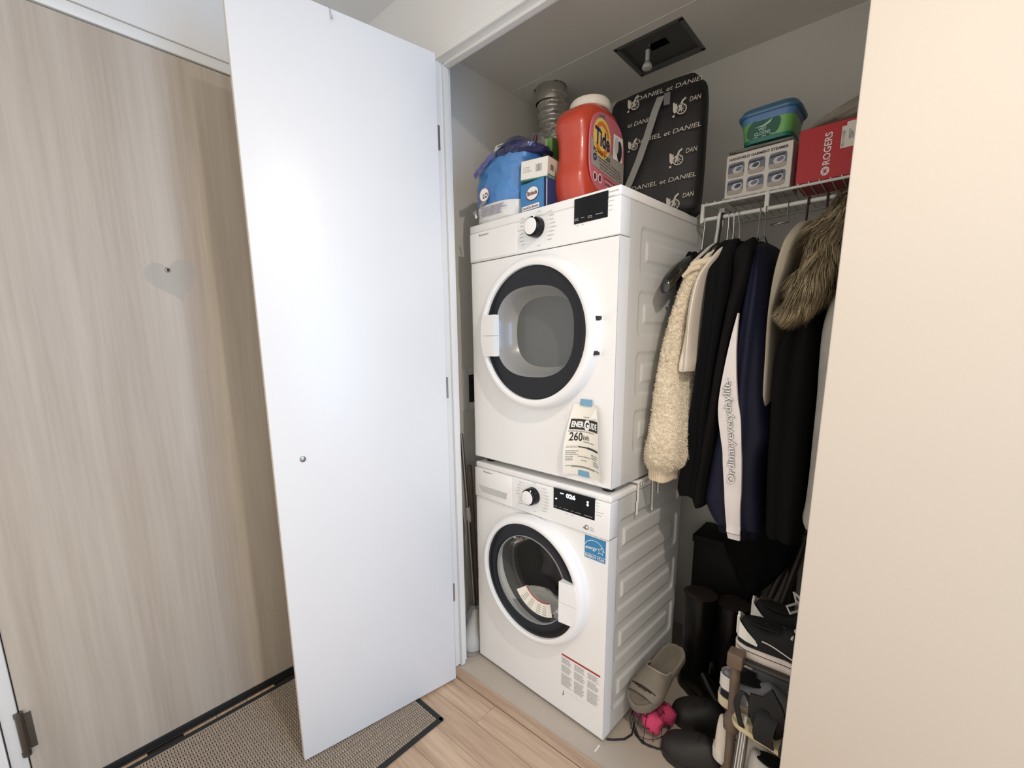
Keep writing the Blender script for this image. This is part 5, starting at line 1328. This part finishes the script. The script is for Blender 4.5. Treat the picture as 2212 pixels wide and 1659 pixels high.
# black strappy sandal lying over the front of the middle tier
FR = Matrix.Translation((.955, .052, z2 + .022)) @ Matrix.Rotation(-.10, 4, 'Z') @ Matrix.Rotation(.02, 4, 'Y') @ Matrix.Rotation(.18, 4, 'X')
t = thing('sandal', (1.05, .04, z2), 0, 'black wide-strapped sandal with a cream insole at the front of the middle rack tier', 'shoe')
FR = Matrix.Translation((.950, .028, z2 + .012)) @ Matrix.Rotation(-.14, 4, 'Z') @ Matrix.Rotation(.10, 4, 'X')
O('sole', sole(.23, 0, .016, .72), M('insole_cream', (208, 194, 156), .5), t, FR, label='cream insole and sole')
blk = M('strap_black', (17, 17, 17), .7, bump=.2, bscale=120)
def band(mb, pts, w_, th=.004, axis=(1, 0, 0)):
    pts = gsecs([tuple(p) for p in pts], 6)
    a_ = Vector(axis).normalized() * w_ / 2; rs = []
    for i, p in enumerate(pts):
        p = Vector(p); q = Vector(pts[min(i + 1, len(pts) - 1)]) - Vector(pts[max(0, i - 1)]); nn = q.cross(a_).normalized() * th / 2
        rs.append([p - a_ - nn, p + a_ - nn, p + a_ + nn, p - a_ + nn])
    mb.loft(rs, 0, True, False); return mb
b = MB(); band(b, [(.085, -.030, .012), (.082, -.034, .045), (.084, -.018, .078), (.086, .008, .086), (.086, .026, .05), (.085, .028, .012)], .046)
band(b, [(.145, -.034, .010), (.145, -.034, .035), (.148, -.012, .056), (.148, .014, .054), (.146, .032, .010)], .05)
O('strap', b, blk, t, FR); b = MB(); band(b, [(.03, -.022, .012), (.012, -.018, .075), (.020, -.004, .11), (.035, .012, .075), (.035, .022, .012)], .014); O('ankle_strap', b, blk, t, FR)
t = thing('sandal', (1.05, .02, TZ[1]), 0, 'black slim-heeled sandal leaning at the front right of the middle rack tier', 'shoe')
b = MB(); band(b, [(1.008, .018, .395), (1.010, .010, .360), (1.018, .006, .330), (1.03, .010, .300)], .050, .006, (1, 0, .2)); band(b, [(1.02, .02, .41), (1.05, .0, .38), (1.06, .004, .33), (1.05, .02, .29)], .04, .006, (.6, 0, 1)); O('strap', b, blk, t)
O('heel', MB().tube([(1.028, .018, .335), (1.031, .020, .300), (1.032, .021, z2 + .001)], [.008, .006, .005], 12), blk, t, label='thin black heel')
O('sole', MB().tube([(1.025, .02, .335), (1.06, .04, .30), (1.12, .08, .273), (1.17, .10, .272)], [.012, .011, .010, .006], 10), blk, t)
# bottom tier and below
z3 = TZ[2] + .0065
sneaker('white knitted sneaker with a puckered heel on the bottom rack tier, left of the post', (.893, .085), (1, .15), z3, M('knit_white', (222, 212, 198), .7, bump=.5, bscale=60), M('sole_white2', (222, 216, 206), .5), (), .26, 1.05, [(.012, .05), (.03, .098), (.07, .108), (.14, .096), (.24, .08), (.34, .082), (.42, .084), (.5, .07), (.62, .055), (.76, .044), (.9, .034), (.98, .022), (.995, .010)])
sneaker('white leather sneaker on the bottom rack tier, right of the clear umbrella', (.985, .065), (1, -.06), z3, M('leather_white2', (222, 218, 208), .4, var=.04), bpy.data.materials['sole_white2'], (), .26)
sneaker('dark grey suede shoe on the bottom rack tier behind the white ones', (.95, .20), (1, .0), z3 + .004, M('suede_grey', (74, 70, 70), .8), MAT['blackrubber'], (), .27)
t = sneaker('black lace-up shoe with pale eyelets on the bottom rack tier beside the wall', (1.035, .012), (1, .08), z3 + .018, canvas, MAT['blackrubber'], (), .27)
b = MB()
for i in range(5): b.box((1.050 + .012 * i, -.030 - .001 * i, z3 + .085 - .011 * i), (1.054 + .012 * i, -.024, z3 + .091 - .011 * i), 0, .001, 1)
O('eyelets', b, lacem, t)
um = thing('umbrella', (.985, .025, 0), 0, 'clear folded plastic umbrella standing against the front of the rack', 'umbrella')
b = MB(); cl = glass('umbrella_clear', (.85, .84, .80), .35, .08, .10)
b.loft([sring((.968 + .010 * s_, .020, .29 * s_), .011 + .004 * math.sin(PI * s_), .011, 14, 2) for s_ in [i / 10 for i in range(11)]])
O('canopy', b, cl, um)
O('shaft', MB().tube([(.968, .020, 0.0), (.980, .020, .315)], .004, 10), MAT['trim'], um)
b = MB()
for k in range(3): b.tube([(.960 + .007 * k, .008, .004), (.972 + .006 * k, .008, .275)], .0014, 6)
O('rib', b, MAT['trim'], um)

# ---- on the closet floor
clogm = M('clog_black', (38, 35, 33), .6, bump=.05, bscale=60)
def clog(lab, toe, dirv, L=.27, w=1.25):
    heel = (toe[0] - dirv[0] * L, toe[1] - dirv[1] * L); FR = shoe_frame(heel, dirv, .001)
    t = thing('clog', FR @ Vector((L / 2, 0, 0)), math.atan2(dirv[1], dirv[0]), lab, 'shoe')
    O('sole', sole(L, 0, .022, w, 0, 0, None, .004), clogm, t, FR)
    prof = [(.30, .012), (.36, .045), (.44, .070), (.55, .078), (.66, .072), (.78, .060), (.88, .046), (.95, .032), (.985, .018), (.998, .006)]
    O('upper', upper(L, .019, prof, w, 26, 2.4), clogm, t, FR)
    O('insole', sole(L * .96, .021, .0235, w * .9, -.004), M('insole_black', (24, 22, 22), .7) if 'insole_black' not in bpy.data.materials else bpy.data.materials['insole_black'], t, FR)
    b = MB(); s0 = .60
    b.tube([(s0 * L + .01 * math.cos(q), (wprof(s0, w) - .003) * 1.0 * math.cos(q), .020 + .078 * math.sin(q)) for q in [PI * (i + .6) / 13 for i in range(12)]], .0014, 6); O('seam', b, MAT['blackrubber'], t, FR)
    return t
clog('black rounded clog on the closet floor beside the rack, the near one', (.742, .085), (-.98, -.18))
clog('black rounded clog on the closet floor behind the other, by the washer', (.716, .232), (-.95, -.31), .26)

# grey slide sandal leaning on the pink bundle, against the washer side
gs_ = M('slide_grey', (128, 120, 108), .7, var=.06, vscale=30, bump=.15, bscale=200)
tv = Vector((-.035, -.262, -.082)).normalized()        # heel -> toe
hl = Vector((.690, .338, .190))
xa = tv; ya = Vector((1.0, -.02, .06)); ya = (ya - xa * ya.dot(xa)).normalized(); za = xa.cross(ya)
if za.z < 0: za = -za
FR = Matrix(((xa.x, -ya.x * -1, za.x, hl.x), (xa.y, ya.y, za.y, hl.y), (xa.z, ya.z, za.z, hl.z), (0, 0, 0, 1)))
t = thing('slide_sandal', FR @ Vector((.15, 0, 0)), 0, 'grey cut-out slide sandal propped against the washer side', 'shoe')
L = .290
b = sole(L, -.012, .012, 1.22, 0, 0, None, .002)
O('sole', b, gs_, t, FR)
O('footbed', sole(L * .93, .011, .0135, 1.02, -.004).xf(Matrix.Translation((.012, 0, 0))), M('footbed_grey', (116, 108, 96), .75), t, FR)
b = MB()
def strapf(u_, v_):
    s_ = .40 + .46 * u_; q = PI * v_; hw = wprof(s_, 1.20); h = .050 - .022 * abs(u_ - .35) * 1.6
    return Vector((s_ * L + .012 * math.cos(q) * .0, hw * math.cos(q), .006 + h * math.sin(q) ** .8))
n_u, n_v = 30, 30
keep = MB(); vs = [strapf(i / n_u, j / n_v) for j in range(n_v + 1) for i in range(n_u + 1)]; fs = []
for j in range(n_v):
    for i in range(n_u):
        u_, v_ = (i + .5) / n_u, (j + .5) / n_v
        arch = ((u_ - .02) / .30) ** 2 + ((v_ - .5) / .36) ** 2 < 1          # big cut-out at the instep
        slot = abs(u_ - (.86 - .10 * abs(v_ - .5) * 2)) < .045 * (1 - (abs(v_ - .5) / .36) ** 2) if abs(v_ - .5) < .36 else False
        eye = ((u_ - .62) / .05) ** 2 + ((v_ - .86) / .05) ** 2 < 1
        if not (arch or slot or eye): a_ = j * (n_u + 1) + i; fs.append((a_, a_ + 1, a_ + n_u + 2, a_ + n_u + 1))
keep.add(vs, fs, 0, True)
off_ = [v + Vector((0, -.0035 * math.cos(PI * (k // (n_u + 1)) / n_v), -.004)) for k, v in enumerate(vs)]
keep.add(off_, fs, 0, True)
O('strap', keep, gs_, t, FR, label='wide strap with an arched cut-out and a toe slot')
pr = [strapf(.02 + .31 * math.sqrt(max(0, 1 - ((v_ - .5) / .37) ** 2)), v_) + Vector((0, 0, .001)) for v_ in [.13 + .74 * k / 24 for k in range(25)]]
O('edge', MB().tube(pr, .0028, 8), M('slide_edge', (160, 152, 140), .6), t, FR, label='paler raised edge of the cut-out')

# pink bundle in dark net
pkb = thing('net_bag', (.672, .140, 0), 0, 'dark net bag of pink soft balls on the floor under the slide sandal', 'bag')
for c_, r_, m_ in (((.648, .135, .052), .030, (132, 54, 86)), ((.695, .118, .045), .036, (206, 66, 108)), ((.716, .175, .045), .034, (180, 52, 92)), ((.655, .190, .055), .034, (110, 40, 66))):
    b = lump((0, 0, 0), r_, r_, r_, 31 + r_ * 100, .18, 32, 24); b.xf(Matrix.Translation(c_)); O('ball', b, M('pink_ball', m_, .8, bump=.6, bscale=160), pkb)
b = MB()
for k in range(14):
    a_ = 2 * PI * k / 14; pr = [(.675 + (.062 * math.cos(q)) * math.cos(a_), .150 + (.085 * math.cos(q)) * math.sin(a_), .002 + .098 * math.sin(q)) for q in [PI / 2 * i / 8 for i in range(9)]]; b.tube(pr, .0010, 5)
for q in (.1, .45, .8, 1.15): b.tube([(.675 + .062 * math.cos(q) * math.cos(2 * PI * k / 30), .150 + .085 * math.cos(q) * math.sin(2 * PI * k / 30), .002 + .098 * math.sin(q)) for k in range(30)], .0010, 5, closed=True)
O('net', b, M('net_black', (24, 20, 22), .7), pkb, label='dark mesh')
cab = MB().tube([(.596, -.010, .004), (.615, .004, .004), (.640, .030, .004), (.650, .062, .004), (.645, .082, .006), (.662, .070, .004), (.690, .056, .004), (.735, .068, .004), (.775, .10, .004)], .0032, 8)
cab.tube([(.645, .082, .004), (.640, .10, .02), (.650, .085, .012), (.675, .065, .004), (.71, .058, .004), (.76, .080, .004)], .0026, 8)
tag(O('cable', cab, MAT['blackrubber']), 'thin black cable looped on the floor by the washer corner', 'cable')
tag(O('thread', MB().box((.586, -.0735, .0005), (.592, -.0425, .0015)), MAT['trim']), 'short white scrap on the closet floor in front of the washer corner', 'scrap')
# black boots
def boot(lab, x, y, ang_, h):
    FR = shoe_frame((x, y), (math.cos(ang_), math.sin(ang_)), .001); t = thing('boot', FR @ Vector((.1, 0, 0)), ang_, lab, 'shoe'); L = .27
    lm = bpy.data.materials.get('boot_black') or M('boot_black', (10, 9, 9), .28, spec=.4)
    O('sole', sole(L, 0, .028, 1.0), MAT['blackrubber'], t, FR)
    O('foot', upper(L, .026, [(.012, .05), (.04, .085), (.15, .095), (.3, .10), (.42, .085), (.55, .065), (.7, .052), (.85, .044), (.95, .034), (.995, .012)], 1.0), lm, t, FR)
    rs = [sring((.062 + .004 * nz((0, 0, z * 9), 1, 2), 0, z), .046 + .010 * k, .042 + .014 * k, 32, 2.2) for k, z in [(i / 12, .10 + (h - .10) * i / 12) for i in range(13)]]
    O('shaft', MB().loft(rs, 0, False), lm, t, FR)
    O('lining', MB().loft([[Vector((v.x * .97 + .002, v.y * .95, v.z)) for v in rs[-1]], [Vector((v.x * .95 + .003, v.y * .9, v.z - .02)) for v in rs[-1]]]), bpy.data.materials.get('boot_lining') or M('boot_lining', (46, 36, 31), .8), t, FR, label='brown lining')
    return t
boot('tall black boot standing in the dark corner behind the washer side, the left one', .680, .43, -.5, .40)
boot('tall black boot standing in the dark corner behind the washer side, the right one', .775, .46, -.4, .385)
box_ = thing('storage_box', (.75, .68, 0), 0, 'dark box deep in the closet behind the black boots', 'box')
O('body', MB().box((.635, .60, .0), (.86, .76, .50), 0, .004), M('box_dark', (9, 8, 8), .8), box_); O('lid', MB().box((.630, .595, .50), (.865, .765, .53), 0, .004), bpy.data.materials['box_dark'], box_)
fs_ = thing('folding_stand', (.98, .55, 0), 0, 'dark brown folded stand leaning at the back of the closet above the shoe rack', 'stand')
dk = M('stand_brown', (44, 34, 32), .5)
for p0, p1, r_ in (((.985, .58, .64), (.83, .42, .02), .012), ((.972, .60, .62), (.985, .60, .02), .014), ((1.0, .58, .62), (.90, .40, .02), .011), ((.965, .60, .65), (1.02, .60, .65), .016)):
    O('leg', MB().tube([p0, p1], r_, 10), dk, fs_)

# ================================================================= DOORMAT
mat_ = thing('doormat', (-.17, -1.0, 0), 0, 'ribbed grey-beige doormat with a black binding in front of the wooden entry door', 'doormat')
mx0, mx1, my1, my0 = -.470, .134, -.318, -1.90
O('backing', MB().box((mx0 + .003, my0 + .003, .0003), (mx1 - .003, my1 - .003, .0035)), M('mat_backing', (52, 46, 40), .9), mat_)
b = MB()
for lo, hi in (((mx1 - .016, my0), (mx1, my1)), ((mx0, my0), (mx0 + .016, my1)), ((mx0, my1 - .016), (mx1, my1)), ((mx0, my0), (mx1, my0 + .016))): b.box((lo[0], lo[1], .0003), (hi[0], hi[1], .0068), 0, .002, 2)
O('binding', b, M('mat_binding', (34, 36, 37), .8, bump=.4, bscale=200), mat_, label='black fabric binding')
ribm = M('mat_rib', (176, 160, 142), .95, var=.18, vscale=120, bump=.4, bscale=260); cordm = M('mat_cord', (156, 142, 126), .95, var=.15, vscale=90)
rib = MB(); cord = MB(); per = .0178; x = mx1 - .0185; rn = random.Random(6)
while x > mx0 + .02:
    # wide loop row: a run of small tufts
    y = my1 - .018
    while y > my0 + .02:
        l = .0066; h = .0062 + rn.uniform(-.0006, .0008); xa, xb = x - .0088, x - rn.uniform(0, .0006); ya, yb = y - l, y - .0006
        hm = h - .0018
        rib.add([(xa, ya, .003), (xb, ya, .003), (xb, yb, .003), (xa, yb, .003), (xa + .0012, ya + .0008, h), (xb - .0012, ya + .0008, h), (xb - .0012, yb - .0008, h), (xa + .0012, yb - .0008, h)], [(4, 5, 6, 7), (0, 1, 5, 4), (1, 2, 6, 5), (2, 3, 7, 6), (3, 0, 4, 7)])
        y -= .0078
    for dx in (.0112, .0146): cord.tube([(x - dx, my1 - .017, .0046), (x - dx, my0 + .017, .0046)], .0015, 5)
    x -= per
O('loop_rows', rib, ribm, mat_, kind='stuff', label='rows of pale loops')
O('cords', cord, cordm, mat_, kind='stuff', label='thin cords between the loop rows')
